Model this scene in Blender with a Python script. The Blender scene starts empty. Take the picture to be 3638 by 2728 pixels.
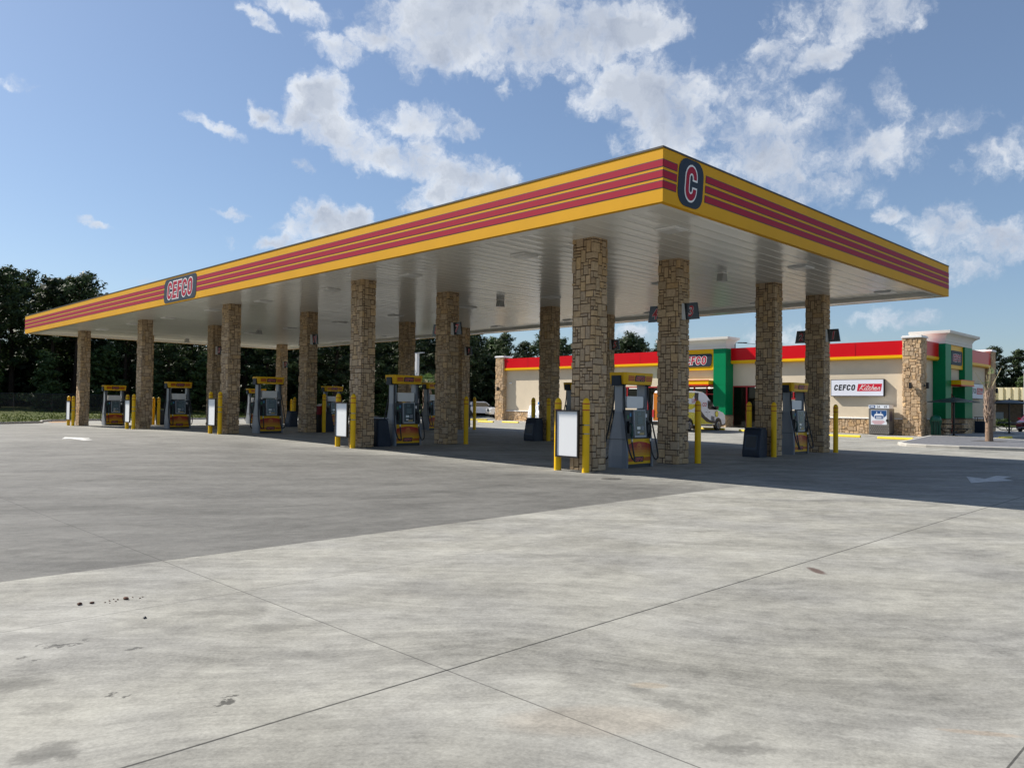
import bpy, math, random
import numpy as np
from math import sin, cos, pi, radians, sqrt
from mathutils import Vector, Matrix

SC = bpy.context.scene
COL = SC.collection

# ------------------------------------------------------------------ camera
CX, CY, EYE = -12.2512, -8.3665, 1.55
_h, _p, _r = radians(44.87914), radians(1.464329), radians(0.688911)
_f = Vector((sin(_h) * cos(_p), cos(_h) * cos(_p), sin(_p)))
_rt = Vector((cos(_h), -sin(_h), 0))
_up = _rt.cross(_f)
R2 = cos(_r) * _rt + sin(_r) * _up
U2 = -sin(_r) * _rt + cos(_r) * _up
cam = bpy.data.cameras.new('camera')
cam.sensor_width = 36.0
cam.lens = 2784.2024 / 3638 * 36.0
cam.clip_start = 0.05
cam.clip_end = 6000
camo = bpy.data.objects.new('camera', cam)
m = Matrix((R2, U2, -_f)).transposed().to_4x4()
m.translation = Vector((CX, CY, EYE))
camo.matrix_world = m
COL.objects.link(camo)
SC.camera = camo

# ------------------------------------------------------------------ sun, sky, exposure
SUN_TO = Vector((-0.37, 1.03, 1.0)).normalized()      # direction towards the sun
SUN_EL = math.asin(SUN_TO.z)
SUN_AZ = math.atan2(SUN_TO.x, SUN_TO.y)               # from +Y towards +X
sun = bpy.data.lights.new('sun', 'SUN')
sun.energy = 4.7
sun.angle = radians(0.5)
sun.color = (1.0, 0.94, 0.85)
suno = bpy.data.objects.new('sun', sun)
suno.rotation_euler = SUN_TO.to_track_quat('Z', 'Y').to_euler()
suno.location = (-40, 60, 60)
COL.objects.link(suno)

VS = SC.view_settings
VS.view_transform = 'Standard'
VS.look = 'None'
VS.gamma = 1.0
VS.use_curve_mapping = False
VS.exposure = 0.8
SC.cycles.max_bounces = 7
SC.cycles.diffuse_bounces = 3
SC.cycles.glossy_bounces = 3
SC.cycles.transparent_max_bounces = 12
SC.cycles.caustics_reflective = False
SC.cycles.caustics_refractive = False
SC.cycles.sample_clamp_indirect = 6.0

# clouds: azimuth (deg from +Y to +X), elevation, half width, half height (deg), tilt, amount
CLOUDS = [(40.9, 26.4, 7.4, 3.4, 0, 1), (47.1, 25.6, 7.1, 2.8, -3, 1), (53.2, 25.5, 4.0, 1.4, 0, 1), (39.6, 23.9, 2.2, 1.2, 0, 0.9), (43.7, 23.9, 2.8, 1.1, -8, 0.8), (34.9, 25.0, 2.1, 1.5, 0, 0.9), (32.3, 23.8, 2.0, 0.9, 10, 0.8), (26.8, 24.9, 1.4, 0.5, 35, 0.75), (29.5, 25.9, 2.1, 0.7, 15, 0.6), (30.7, 20.7, 1.9, 1.9, 0, 1), (29.6, 19.4, 1.9, 1.2, 10, 0.9), (32.4, 18.3, 3.8, 1.5, 25, 1), (37.0, 17.2, 3.9, 1.2, 5, 1), (38.4, 18.1, 1.2, 1.0, 0, 0.9), (41.1, 16.4, 3.1, 1.6, 8, 1), (43.8, 15.7, 2.0, 1.2, 8, 0.95), (39.7, 15.1, 2.0, 1.3, 0, 0.8), (26.8, 19.2, 1.1, 0.7, 20, 0.85), (38.2, 19.7, 2.9, 1.1, 0, 0.7), (41.2, 19.4, 1.4, 0.8, 0, 0.7), (30.9, 12.5, 2.8, 1.5, -5, 1), (33.5, 12.8, 1.6, 1.2, 0, 0.95), (28.0, 10.9, 1.9, 0.6, -8, 0.9), (25.0, 10.7, 0.8, 0.4, 20, 0.6), (37.7, 14.2, 1.2, 0.7, 0, 0.8), (25.1, 12.6, 1.1, 0.3, 15, 0.45), (23.9, 18.1, 1.8, 0.4, 18, 0.6), (54.6, 21.8, 4.7, 2.3, 0, 1), (52.1, 21.4, 3.0, 1.3, -10, 0.95), (56.9, 19.5, 4.7, 2.8, 10, 0.95), (61.1, 17.4, 6.6, 3.0, 10, 0.85), (63.1, 22.9, 1.5, 1.6, 0, 0.95), (66.1, 22.8, 2.5, 1.0, -25, 0.9), (68.3, 25.2, 4.3, 1.7, 0, 0.8), (64.2, 15.1, 5.3, 1.9, 8, 0.8), (68.6, 16.7, 4.2, 1.8, 0, 0.75), (72.5, 17.5, 4.0, 1.0, -8, 0.6), (60.7, 21.0, 4.0, 2.1, 0, 0.8), (70.3, 20.5, 1.2, 1.7, -20, 0.6), (73.9, 11.6, 2.2, 1.7, 0, 0.9), (76.6, 10.4, 2.4, 1.5, 0, 0.85), (76.8, 15.4, 2.2, 1.5, -20, 0.55), (70.8, 12.7, 1.3, 0.6, 0, 0.55), (71.7, 5.8, 3.6, 0.7, 0, 0.7), (72.5, 8.5, 1.3, 0.8, 0, 0.5), (74.8, 9.2, 2.0, 1.2, 0, 0.6), (53.7, 5.3, 2.0, 0.6, 0, 0.55), (44.3, 22.3, 0.5, 0.8, 10, 0.5), (29.7, 16.3, 0.8, 0.4, 10, 0.6), (12.8, 18.8, 1.0, 0.4, 0, 0.35), (16.5, 11.2, 1.0, 0.2, 10, 0.4), (19.9, 7.9, 0.8, 0.2, 0, 0.4), (64.2, 4.8, 2.9, 1.0, 0, 0.35), (65.7, 19.1, 3.6, 2.1, 0, 0.55),
          (100, 30, 12, 5, 5, 1), (140, 25, 14, 6, 0, .9), (200, 35, 15, 7, 0, .9), (250, 22, 14, 5, 0, .9), (300, 40, 10, 5, 0, .6), (60, 55, 14, 8, 0, .9), (-10, 38, 5, 2, 0, .5)]


class NT:
    """small helper to wire shader nodes"""
    def __init__(s, tree):
        s.t = tree
        s.n = tree.nodes
        s.l = tree.links

    def new(s, typ, **kw):
        nd = s.n.new(typ)
        for k, v in kw.items():
            setattr(nd, k, v)
        return nd

    def put(s, sock, v):
        if hasattr(v, 'is_linked') or isinstance(v, bpy.types.NodeSocket):
            s.l.new(v, sock)
        elif isinstance(v, (tuple, list)) and len(v) == 3 and sock.type == 'RGBA':
            sock.default_value = (*v, 1)
        else:
            sock.default_value = v

    def math(s, op, a, b=None, c=None, clamp=False):
        nd = s.new('ShaderNodeMath', operation=op, use_clamp=clamp)
        for i, v in enumerate((a, b, c)):
            if v is not None:
                s.put(nd.inputs[i], v)
        return nd.outputs[0]

    def vmath(s, op, a, b=None, scale=None):
        nd = s.new('ShaderNodeVectorMath', operation=op)
        s.put(nd.inputs[0], a)
        if b is not None:
            s.put(nd.inputs[1], b)
        if scale is not None:
            s.put(nd.inputs[3], scale)
        return nd.outputs['Value'] if op in ('DOT_PRODUCT', 'LENGTH', 'DISTANCE') else nd.outputs['Vector']

    def noise(s, vec, scale=5, detail=4, rough=.55, dist=0.0, color=False):
        nd = s.new('ShaderNodeTexNoise')
        if vec is not None:
            s.put(nd.inputs['Vector'], vec)
        nd.inputs['Scale'].default_value = scale
        nd.inputs['Detail'].default_value = detail
        nd.inputs['Roughness'].default_value = rough
        nd.inputs['Distortion'].default_value = dist
        return nd.outputs['Color' if color else 0]

    def step(s, v, lo, hi, a=0., b=1.):
        nd = s.new('ShaderNodeMapRange', interpolation_type='SMOOTHSTEP')
        for i, x in enumerate((v, lo, hi, a, b)):
            s.put(nd.inputs[i], x)
        return nd.outputs[0]

    def mix(s, fac, a, b, mode='MIX'):
        nd = s.new('ShaderNodeMix', data_type='RGBA', blend_type=mode)
        s.put(nd.inputs[0], fac)
        s.put(nd.inputs[6], a)
        s.put(nd.inputs[7], b)
        return nd.outputs[2]


world = bpy.data.worlds.new('World')
SC.world = world
world.use_nodes = True
W = NT(world.node_tree)
W.n.clear()
sky = W.new('ShaderNodeTexSky', sky_type='NISHITA')
sky.sun_disc = False
sky.sun_elevation = SUN_EL
sky.sun_rotation = SUN_AZ
sky.altitude = 0
sky.air_density = 1.0
sky.dust_density = 0.7
sky.ozone_density = 2.2
geo = W.new('ShaderNodeTexCoord')
dirv = geo.outputs['Generated']
wob = W.noise(dirv, 16, 5, .6, color=True)
wob = W.vmath('SUBTRACT', wob, (.5, .5, .5))
wob2 = W.noise(dirv, 60, 4, .6, color=True)
wob2 = W.vmath('SUBTRACT', wob2, (.5, .5, .5))
dw = W.vmath('ADD', dirv, W.vmath('SCALE', wob, scale=.04))
dw = W.vmath('ADD', dw, W.vmath('SCALE', wob2, scale=.018))
blob = None
for az, el, rx, ry, tilt, am in CLOUDS:
    a, e, t = radians(az), radians(el), radians(-tilt)
    c = Vector((sin(a) * cos(e), cos(a) * cos(e), sin(e)))
    er = Vector((cos(a), -sin(a), 0))
    eu = er.cross(c)
    e1 = (cos(t) * er + sin(t) * eu) / (radians(rx) * 1.14)
    e2 = (-sin(t) * er + cos(t) * eu) / (radians(ry) * 1.18)
    u = W.vmath('DOT_PRODUCT', dw, tuple(e1))
    v = W.vmath('DOT_PRODUCT', dw, tuple(e2))
    v = W.math('SUBTRACT', v, c.dot(e2))
    u = W.math('SUBTRACT', u, c.dot(e1))
    q = W.math('MULTIPLY_ADD', u, u, W.math('MULTIPLY', v, v))
    val = W.math('MULTIPLY_ADD', q, -am, am)
    blob = val if blob is None else W.math('SMOOTH_MAX', blob, val, .12)
fb = W.noise(dw, 12, 10, .64)
fine = W.noise(dw, 34, 7, .62)
dens = W.math('MULTIPLY_ADD', W.math('SUBTRACT', fb, .5), 2.5, blob)
dens = W.math('MULTIPLY_ADD', W.math('SUBTRACT', fine, .5), 2.2, dens)
alpha = W.step(dens, .0, 1.2)
thick = W.step(W.math('MULTIPLY_ADD', W.math('SUBTRACT', fine, .5), -1.2, dens), .55, 1.25)
# light side of the clouds: compare with the density a little nearer the sun
fb2 = W.noise(W.vmath('ADD', dw, tuple(Vector((-.012, .008, .022)))), 11, 6, .62)
shade = W.math('MULTIPLY_ADD', W.math('SUBTRACT', fb, fb2), 3.6, .5, clamp=True)
hz = W.new('ShaderNodeSeparateXYZ')
W.put(hz.inputs[0], dirv)
above = W.step(hz.outputs[2], 0.0, .05)
alpha = W.math('MULTIPLY', alpha, above)
ccol = W.mix(thick, (8.7, 9.0, 9.4), (5.0, 5.5, 6.4))
ccol = W.mix(1.0, ccol, W.mix(shade, (.72, .76, .84), (1.17, 1.16, 1.14)), 'MULTIPLY')
skyc = W.mix(1.0, sky.outputs[0], (1.0, 1.09, 1.19), 'MULTIPLY')
skyc = W.mix(.16, skyc, (4.6, 5.7, 7.4))
bg = W.new('ShaderNodeBackground')
bg.inputs[1].default_value = 0.055
W.put(bg.inputs[0], W.mix(W.math('MULTIPLY', alpha, .93), skyc, ccol))
wo = W.new('ShaderNodeOutputWorld')
W.l.new(bg.outputs[0], wo.inputs[0])

# ------------------------------------------------------------------ materials
MATS = {}


def pm(name, col, rough=.5, metal=0., spec=.5, var=0., vscale=3., bump=0., bscale=40., coat=0., tone=False, emit=None, dirt=0.):
    """Principled material with optional colour variation, per-piece tone attribute and bump"""
    if name in MATS:
        return MATS[name]
    mt = bpy.data.materials.new(name)
    mt.use_nodes = True
    N = NT(mt.node_tree)
    b = N.n['Principled BSDF']
    b.inputs['Roughness'].default_value = rough
    b.inputs['Metallic'].default_value = metal
    b.inputs['Specular IOR Level'].default_value = spec
    b.inputs['Coat Weight'].default_value = coat
    b.inputs['Coat Roughness'].default_value = .08
    c = None
    tc = N.new('ShaderNodeTexCoord').outputs['Object']
    if var or tone or dirt:
        c = N.new('ShaderNodeRGB')
        c.outputs[0].default_value = (*col, 1)
        c = c.outputs[0]
        if tone:
            at = N.new('ShaderNodeAttribute', attribute_name='tone')
            c = N.mix(1.0, c, at.outputs['Color'], 'MULTIPLY')
        if var:
            nz = N.noise(tc, vscale, 6, .6)
            c = N.mix(1.0, c, N.step(nz, .25, .75, 1 - var, 1 + var), 'MULTIPLY')
        if dirt:
            nz = N.noise(tc, vscale * 4, 8, .7)
            c = N.mix(N.math('MULTIPLY', N.step(nz, .55, .75), dirt), c, (.09, .08, .07))
            N.put(b.inputs['Roughness'], N.step(nz, .3, .7, rough * .85, min(1, rough * 1.25)))
        N.put(b.inputs['Base Color'], c)
    else:
        b.inputs['Base Color'].default_value = (*col, 1)
    if bump:
        bp = N.new('ShaderNodeBump')
        bp.inputs['Strength'].default_value = bump
        bp.inputs['Distance'].default_value = .02
        N.put(bp.inputs['Height'], N.noise(tc, bscale, 6, .6))
        N.l.new(bp.outputs[0], b.inputs['Normal'])
    if emit:
        b.inputs['Emission Color'].default_value = (*emit[0], 1)
        b.inputs['Emission Strength'].default_value = emit[1]
    MATS[name] = mt
    return mt


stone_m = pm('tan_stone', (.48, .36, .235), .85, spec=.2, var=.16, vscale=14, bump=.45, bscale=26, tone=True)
stone_sunlit = pm('tan_stone_sunlit', (.56, .41, .26), .85, spec=.2, var=.16, vscale=14, bump=.6, bscale=22, tone=True)  # same stone as the columns, sunlight put into a lighter colour
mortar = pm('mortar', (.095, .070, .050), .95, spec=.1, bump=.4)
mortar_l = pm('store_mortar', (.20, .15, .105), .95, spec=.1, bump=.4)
yellow_fascia = pm('yellow_fascia', (.68, .345, .010), .55, var=.05, vscale=.6, spec=.14)
red_stripe = pm('crimson_stripe', (.36, .012, .036), .5, spec=.14)
dark_line = pm('dark_outline', (.05, .02, .02), .5)
trim_dark = pm('dark_trim', (.035, .028, .02), .5)
slate = pm('slate_blue', (.016, .026, .042), .5, spec=.25)
white_p = pm('white_paint', (.80, .79, .77), .45, var=.03)
deck_m = pm('white_deck', (.80, .785, .73), .19, spec=.5, var=.03, vscale=.35)
ring_m = pm('white_soffit', (.70, .685, .64), .32, spec=.5, var=.06, vscale=.5)
roofing = pm('grey_roofing', (.45, .45, .44), .8)
bollard_y = pm('bollard_yellow', (.84, .50, .004), .4, spec=.3, var=.06, vscale=3, dirt=.1)
bollard_red = pm('bollard_red_band', (.42, .010, .006), .45)
strap_m = pm('steel_strap', (.35, .35, .34), .4, metal=.8)
board_frame = pm('dark_bronze_frame', (.012, .008, .008), .4)
board_white = pm('blank_white_panel', (.80, .81, .82), .3, spec=.4)
pump_grey = pm('pump_grey', (.205, .225, .255), .38, spec=.45, var=.05, vscale=2)
pump_grey2 = pm('pump_grey_ribbed', (.23, .25, .28), .4, metal=.3)
pump_dark = pm('pump_charcoal', (.018, .022, .03), .35)
navy = pm('navy_plastic', (.010, .019, .038), .55, var=.12, vscale=3, dirt=.12)
pump_yellow = pm('pump_yellow', (.82, .46, .008), .35, spec=.3)
pump_red = pm('pump_red', (.42, .018, .010), .35)
pump_gold = pm('pump_gold', (.62, .22, .03), .4)
rubber = pm('black_rubber', (.012, .012, .013), .45)
nozzle_g = pm('green_nozzle', (.01, .055, .045), .4)
steel = pm('brushed_steel', (.55, .55, .55), .35, metal=.9)
screen_m = pm('dark_screen', (.02, .04, .055), .12, spec=.6)
screen_l = pm('pale_screen', (.07, .115, .13), .2)
green_tag = pm('green_tag', (.02, .16, .06), .4)
blue_tag = pm('blue_tag', (.05, .22, .42), .4)
keypad_m = pm('keypad', (.45, .34, .14), .5)
paper_m = pm('white_paper', (.78, .76, .76), .8)
flag_face = pm('flag_navy', (.008, .012, .02), .25, spec=.6)
flag_red = pm('flag_red', (.45, .015, .03), .4)
stucco = pm('cream_stucco', (.66, .565, .425), .9, spec=.2, var=.05, vscale=.8, bump=.25, bscale=90)
stucco_w = pm('crown_stucco', (.68, .655, .60), .85, spec=.2, var=.03, vscale=.8)
store_red = pm('gloss_red_metal', (.60, .004, .010), .28, spec=.22, coat=.04, var=.03, vscale=.4)
store_yel = pm('yellow_metal', (.80, .44, .004), .35, spec=.2)
store_green = pm('green_panel', (.002, .20, .075), .35, spec=.12)
win_red = pm('red_window_frame', (.36, .008, .014), .35)
black_m = pm('black_metal', (.008, .008, .009), .4)
interior_m = pm('store_interior', (.05, .045, .04), .7)
shelf_m = pm('store_shelf', (.16, .14, .12), .6, var=.5, vscale=9)
tube_m = pm('lit_tube', (.9, .9, .85), .4, emit=((1, .95, .85), 2.2))
ice_white = pm('ice_white', (.82, .83, .84), .3, coat=.3)
ice_blue = pm('ice_blue', (.05, .22, .55), .4)
propane_grey = pm('propane_cabinet', (.19, .18, .165), .45, metal=.4, var=.1)
poster_blue = pm('poster_blue', (.01, .07, .22), .3)
poster_white = pm('poster_white', (.72, .76, .82), .35)
poster_red = pm('poster_red', (.55, .06, .07), .4)
sign_white = pm('sign_white', (.72, .74, .82), .3, spec=.4)
sign_red = pm('sign_red', (.56, .008, .035), .35)
stop_yellow = pm('wheel_stop_yellow', (.80, .60, .02), .55, var=.08, dirt=.12)
curb_m = pm('curb_concrete', (.40, .385, .35), .85, var=.12, vscale=2, bump=.2)
walk_m = pm('sidewalk_concrete', (.40, .385, .355), .85, var=.1, vscale=1.5, bump=.2)
paint_w = pm('road_paint', (.52, .52, .50), .7, var=.22, vscale=9, dirt=.35)
umb_m = pm('umbrella_green', (.010, .030, .034), .45)
trash_g = pm('green_slats', (.003, .10, .055), .35)
van_white = pm('van_white', (.74, .75, .78), .25, coat=.6)
van_yel = pm('van_yellow', (.72, .60, .015), .25, coat=.5)
van_dark = pm('van_dark_swoosh', (.022, .023, .026), .35, spec=.3)
van_orange = pm('van_orange', (.55, .17, .01), .4)
van_red = pm('van_red', (.52, .035, .05), .35)
glass_car = pm('car_glass', (.012, .016, .018), .06, spec=.7)
car_red = pm('car_maroon', (.16, .004, .014), .2, coat=1.0, metal=.2)
tyre_m = pm('tyre', (.012, .012, .012), .8)
rim_m = pm('rim', (.45, .45, .46), .3, metal=.7)
lamp_clear = pm('headlamp', (.75, .77, .78), .1, spec=.7)
chrome = pm('chrome', (.7, .7, .7), .12, metal=1.)
bark = pm('pine_bark', (.045, .033, .025), .95, spec=.1, var=.4, vscale=6, bump=.5, bscale=12)
palm_bark = pm('palm_bark', (.24, .165, .115), .9, spec=.15, var=.35, vscale=12, bump=.7, bscale=30)
palm_boot = pm('palm_leaf_base', (.34, .25, .19), .85, spec=.15, var=.3, vscale=10)
clod_m = pm('dried_mud', (.13, .075, .058), .95, spec=.1, var=.3, vscale=30, bump=.6)
cover_m = pm('iron_cover', (.10, .095, .085), .6, var=.2, vscale=20)
tan_metal = pm('tan_ribbed_metal', (.74, .65, .42), .5, spec=.4)
brick_dk = pm('brown_brick', (.11, .075, .055), .9, var=.3, vscale=4)
pole_white = pm('white_pole', (.62, .63, .64), .5)
pipe_w = pm('pvc_white', (.62, .62, .6), .4)
wood_pole = pm('weathered_pole', (.06, .05, .042), .9)


def glass_mat():
    mt = bpy.data.materials.new('store_glass')
    mt.use_nodes = True
    N = NT(mt.node_tree)
    N.n.clear()
    tr = N.new('ShaderNodeBsdfTransparent')
    tr.inputs[0].default_value = (.30, .31, .31, 1)
    gl = N.new('ShaderNodeBsdfGlossy')
    gl.inputs['Roughness'].default_value = .03
    gl.inputs[0].default_value = (.8, .85, .85, 1)
    fr = N.new('ShaderNodeFresnel')
    fr.inputs[0].default_value = 1.45
    mx = N.new('ShaderNodeMixShader')
    N.l.new(fr.outputs[0], mx.inputs[0])
    N.l.new(tr.outputs[0], mx.inputs[1])
    N.l.new(gl.outputs[0], mx.inputs[2])
    o = N.new('ShaderNodeOutputMaterial')
    N.l.new(mx.outputs[0], o.inputs[0])
    return mt


store_glass = glass_mat()


def leaf_mat(name, ca, cb):
    mt = bpy.data.materials.new(name)
    mt.use_nodes = True
    N = NT(mt.node_tree)
    b = N.n['Principled BSDF']
    b.inputs['Roughness'].default_value = .6
    b.inputs['Specular IOR Level'].default_value = .25
    at = N.new('ShaderNodeAttribute', attribute_name='tone')
    oi = N.new('ShaderNodeObjectInfo')
    c = N.mix(at.outputs['Fac'], ca, cb)
    c = N.mix(1.0, c, N.step(oi.outputs['Random'], 0, 1, .75, 1.2), 'MULTIPLY')
    N.put(b.inputs['Base Color'], c)
    tl = N.new('ShaderNodeBsdfTranslucent')
    N.put(tl.inputs[0], c)
    mx = N.new('ShaderNodeMixShader')
    mx.inputs[0].default_value = .22
    N.l.new(b.outputs[0], mx.inputs[1])
    N.l.new(tl.outputs[0], mx.inputs[2])
    N.l.new(mx.outputs[0], N.n['Material Output'].inputs[0])
    return mt


pine_leaf = leaf_mat('pine_needles', (.016, .030, .012), (.062, .092, .028))
broad_leaf = leaf_mat('broad_leaves', (.022, .045, .012), (.075, .12, .03))
shrub_leaf = leaf_mat('shrub_leaves', (.03, .055, .014), (.09, .13, .03))
palm_leaf = leaf_mat('palm_leaves', (.05, .10, .03), (.13, .19, .06))
grass_leaf = leaf_mat('grass_blades', (.045, .072, .012), (.10, .12, .025))


# ------------------------------------------------------------------ mesh helpers
class MB:
    def __init__(s):
        s.v, s.f, s.m, s.t = [], [], [], []
        s.mi = 0
        s.tone = None

    def vert(s, p):
        s.v.append((p[0], p[1], p[2]))
        return len(s.v) - 1

    def face(s, idx):
        s.f.append(tuple(idx))
        s.m.append(s.mi)
        s.t.append(s.tone or (1, 1, 1))

    def poly(s, pts):
        s.face([s.vert(p) for p in pts])
        return s

    def box(s, x0, x1, y0, y1, z0, z1, skip=''):
        i = [s.vert(p) for p in ((x0, y0, z0), (x1, y0, z0), (x1, y1, z0), (x0, y1, z0), (x0, y0, z1), (x1, y0, z1), (x1, y1, z1), (x0, y1, z1))]
        for k, q in (('b', (3, 2, 1, 0)), ('t', (4, 5, 6, 7)), ('f', (0, 1, 5, 4)), ('r', (1, 2, 6, 5)), ('k', (2, 3, 7, 6)), ('l', (3, 0, 4, 7))):
            if k not in skip:
                s.face([i[a] for a in q])
        return s

    def prism(s, pts, fn, a, b, caps=True):
        """extrude the 2-D outline pts between a and b; fn(u, v, w) -> xyz"""
        n = len(pts)
        i = [s.vert(fn(u, v, a)) for u, v in pts]
        j = [s.vert(fn(u, v, b)) for u, v in pts]
        for k in range(n):
            s.face((i[k], i[(k + 1) % n], j[(k + 1) % n], j[k]))
        if caps:
            s.face(i[::-1])
            s.face(j)
        return s

    def loft(s, rings, close=True, caps=True):
        ids = [[s.vert(p) for p in r] for r in rings]
        n = len(rings[0])
        for a, b in zip(ids[:-1], ids[1:]):
            for k in range(n if close else n - 1):
                s.face((a[k], a[(k + 1) % n], b[(k + 1) % n], b[k]))
        if caps:
            s.face(ids[0][::-1])
            s.face(ids[-1])
        return s

    def tube(s, pts, r, n=8, caps=True):
        pts = [Vector(p) for p in pts]
        rad = r if isinstance(r, (list, tuple)) else [r] * len(pts)
        rings = []
        ref = Vector((0, 0, 1))
        for k, p in enumerate(pts):
            d = (pts[min(k + 1, len(pts) - 1)] - pts[max(k - 1, 0)]).normalized()
            if abs(d.dot(ref)) > .95:
                ref = Vector((1, 0, 0)) if abs(d.x) < .9 else Vector((0, 1, 0))
            a = d.cross(ref).normalized()
            b = d.cross(a)
            rings.append([p + (a * cos(2 * pi * q / n) + b * sin(2 * pi * q / n)) * rad[k] for q in range(n)])
        return s.loft(rings, True, caps)

    def lathe(s, prof, n=16, c=(0, 0, 0), caps=True):
        rings = [[(c[0] + r * cos(2 * pi * k / n), c[1] + r * sin(2 * pi * k / n), c[2] + z) for k in range(n)] for r, z in prof]
        return s.loft(rings, True, caps)

    def ball(s, c, rx, ry, rz, n=10, k=6, jit=0., rnd=None):
        rings = []
        for a in range(k + 1):
            t = pi * (a + .001) / (k + .002)
            ring = []
            for b in range(n):
                j = 1 + (rnd.uniform(-jit, jit) if rnd else 0)
                ring.append((c[0] + rx * sin(t) * cos(2 * pi * b / n) * j, c[1] + ry * sin(t) * sin(2 * pi * b / n) * j, c[2] - rz * cos(t) * j))
            rings.append(ring)
        return s.loft(rings)

    def flat(s, polys, O, R, U, off=0.):
        """2-D polygons placed on a plane; off moves them along the plane's normal"""
        O, R, U = Vector(O), Vector(R), Vector(U)
        Nn = R.cross(U)
        for p in polys:
            s.poly([O + R * a + U * b + Nn * off for a, b in p])
        return s

    def build(s, name, mats, parent=None, smooth=False, loc=None):
        me = bpy.data.meshes.new(name)
        me.from_pydata(s.v, [], s.f)
        mats = mats if isinstance(mats, (list, tuple)) else [mats]
        for mt in mats:
            me.materials.append(mt)
        me.polygons.foreach_set('material_index', np.array([min(i, len(mats) - 1) for i in s.m], dtype=np.int32))
        if smooth:
            me.polygons.foreach_set('use_smooth', np.ones(len(s.f), dtype=bool))
        if any(t != (1, 1, 1) for t in s.t):
            at = me.color_attributes.new('tone', 'FLOAT_COLOR', 'CORNER')
            cl = np.repeat(np.array([(*t, 1) for t in s.t], dtype=np.float32), [len(f) for f in s.f], axis=0)
            at.data.foreach_set('color', cl.ravel())
        me.update()
        if smooth and hasattr(me, 'set_sharp_from_angle'):
            me.set_sharp_from_angle(angle=radians(40))
        o = bpy.data.objects.new(name, me)
        COL.objects.link(o)
        if parent:
            o.parent = parent
        if loc:
            o.location = loc
        return o


def tag(o, label=None, cat=None, group=None, kind=None):
    if label:
        o['label'] = label
    if cat:
        o['category'] = cat
    if group:
        o['group'] = group
    if kind:
        o['kind'] = kind
    return o


def thing(name, label, cat, loc=(0, 0, 0), rz=0., group=None):
    o = bpy.data.objects.new(name, None)
    o.empty_display_size = .2
    o.location = loc
    o.rotation_euler = (0, 0, rz)
    COL.objects.link(o)
    return tag(o, label, cat, group)


def dup(o, loc=None, rz=None, label=None, parent=None):
    c = o.copy()
    COL.objects.link(c)
    if parent:
        c.parent = parent
    if loc is not None:
        c.location = loc
    if rz is not None:
        c.rotation_euler = (0, 0, rz)
    if label:
        c['label'] = label
    for ch in list(o.children):
        dup(ch, parent=c)
    return c


def bez(pts, n=8):
    """Catmull-Rom through the points"""
    P = [Vector(p) for p in pts]
    P = [P[0] * 2 - P[1]] + P + [P[-1] * 2 - P[-2]]
    out = []
    for k in range(1, len(P) - 2):
        for q in range(n):
            t = q / n
            a, b, c, d = P[k - 1], P[k], P[k + 1], P[k + 2]
            out.append(.5 * ((2 * b) + (c - a) * t + (2 * a - 5 * b + 4 * c - d) * t * t + (3 * b - a - 3 * c + d) * t ** 3))
    out.append(P[-2])
    return out


# ------------------------------------------------------------------ lettering
def rrect(w, h, r, n=6, cx=0, cy=0, sh=0.):
    o = []
    for sx, sy, a0 in ((1, -1, -pi / 2), (1, 1, 0), (-1, 1, pi / 2), (-1, -1, pi)):
        for k in range(n + 1):
            a = a0 + pi / 2 * k / n
            x, y = sx * (w / 2 - r) + r * cos(a), sy * (h / 2 - r) + r * sin(a)
            o.append((cx + x + sh * y, cy + y))
    return o


def stroke(path, hw, closed=False, ext=0.):
    P = [Vector((a, b)) for a, b in path]
    n = len(P)
    if not closed and ext:
        P[0] = P[0] + (P[0] - P[1]).normalized() * ext
        P[-1] = P[-1] + (P[-1] - P[-2]).normalized() * ext
    L, R = [], []
    for k in range(n):
        a = P[k - 1] if (closed or k > 0) else P[k]
        b = P[(k + 1) % n] if (closed or k < n - 1) else P[k]
        d1 = (P[k] - a).normalized() if (P[k] - a).length > 1e-9 else (b - P[k]).normalized()
        d2 = (b - P[k]).normalized() if (b - P[k]).length > 1e-9 else d1
        d = (d1 + d2).normalized()
        nn = Vector((-d.y, d.x))
        q = hw / max(.4, nn.dot(Vector((-d1.y, d1.x))))
        L.append(P[k] + nn * q)
        R.append(P[k] - nn * q)
    return [[tuple(R[k]), tuple(R[(k + 1) % n]), tuple(L[(k + 1) % n]), tuple(L[k])] for k in range(n if closed else n - 1)]


def offset_poly(p, d):
    n, o = len(p), []
    for k in range(n):
        a, b, c = Vector(p[k - 1]), Vector(p[k]), Vector(p[(k + 1) % n])
        n1 = Vector(((b - a).y, -(b - a).x)).normalized()
        n2 = Vector(((c - b).y, -(c - b).x)).normalized()
        o.append(tuple(b + (n1 + n2) * (d / (1 + n1.dot(n2)))))
    return o


GW = .64


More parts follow.
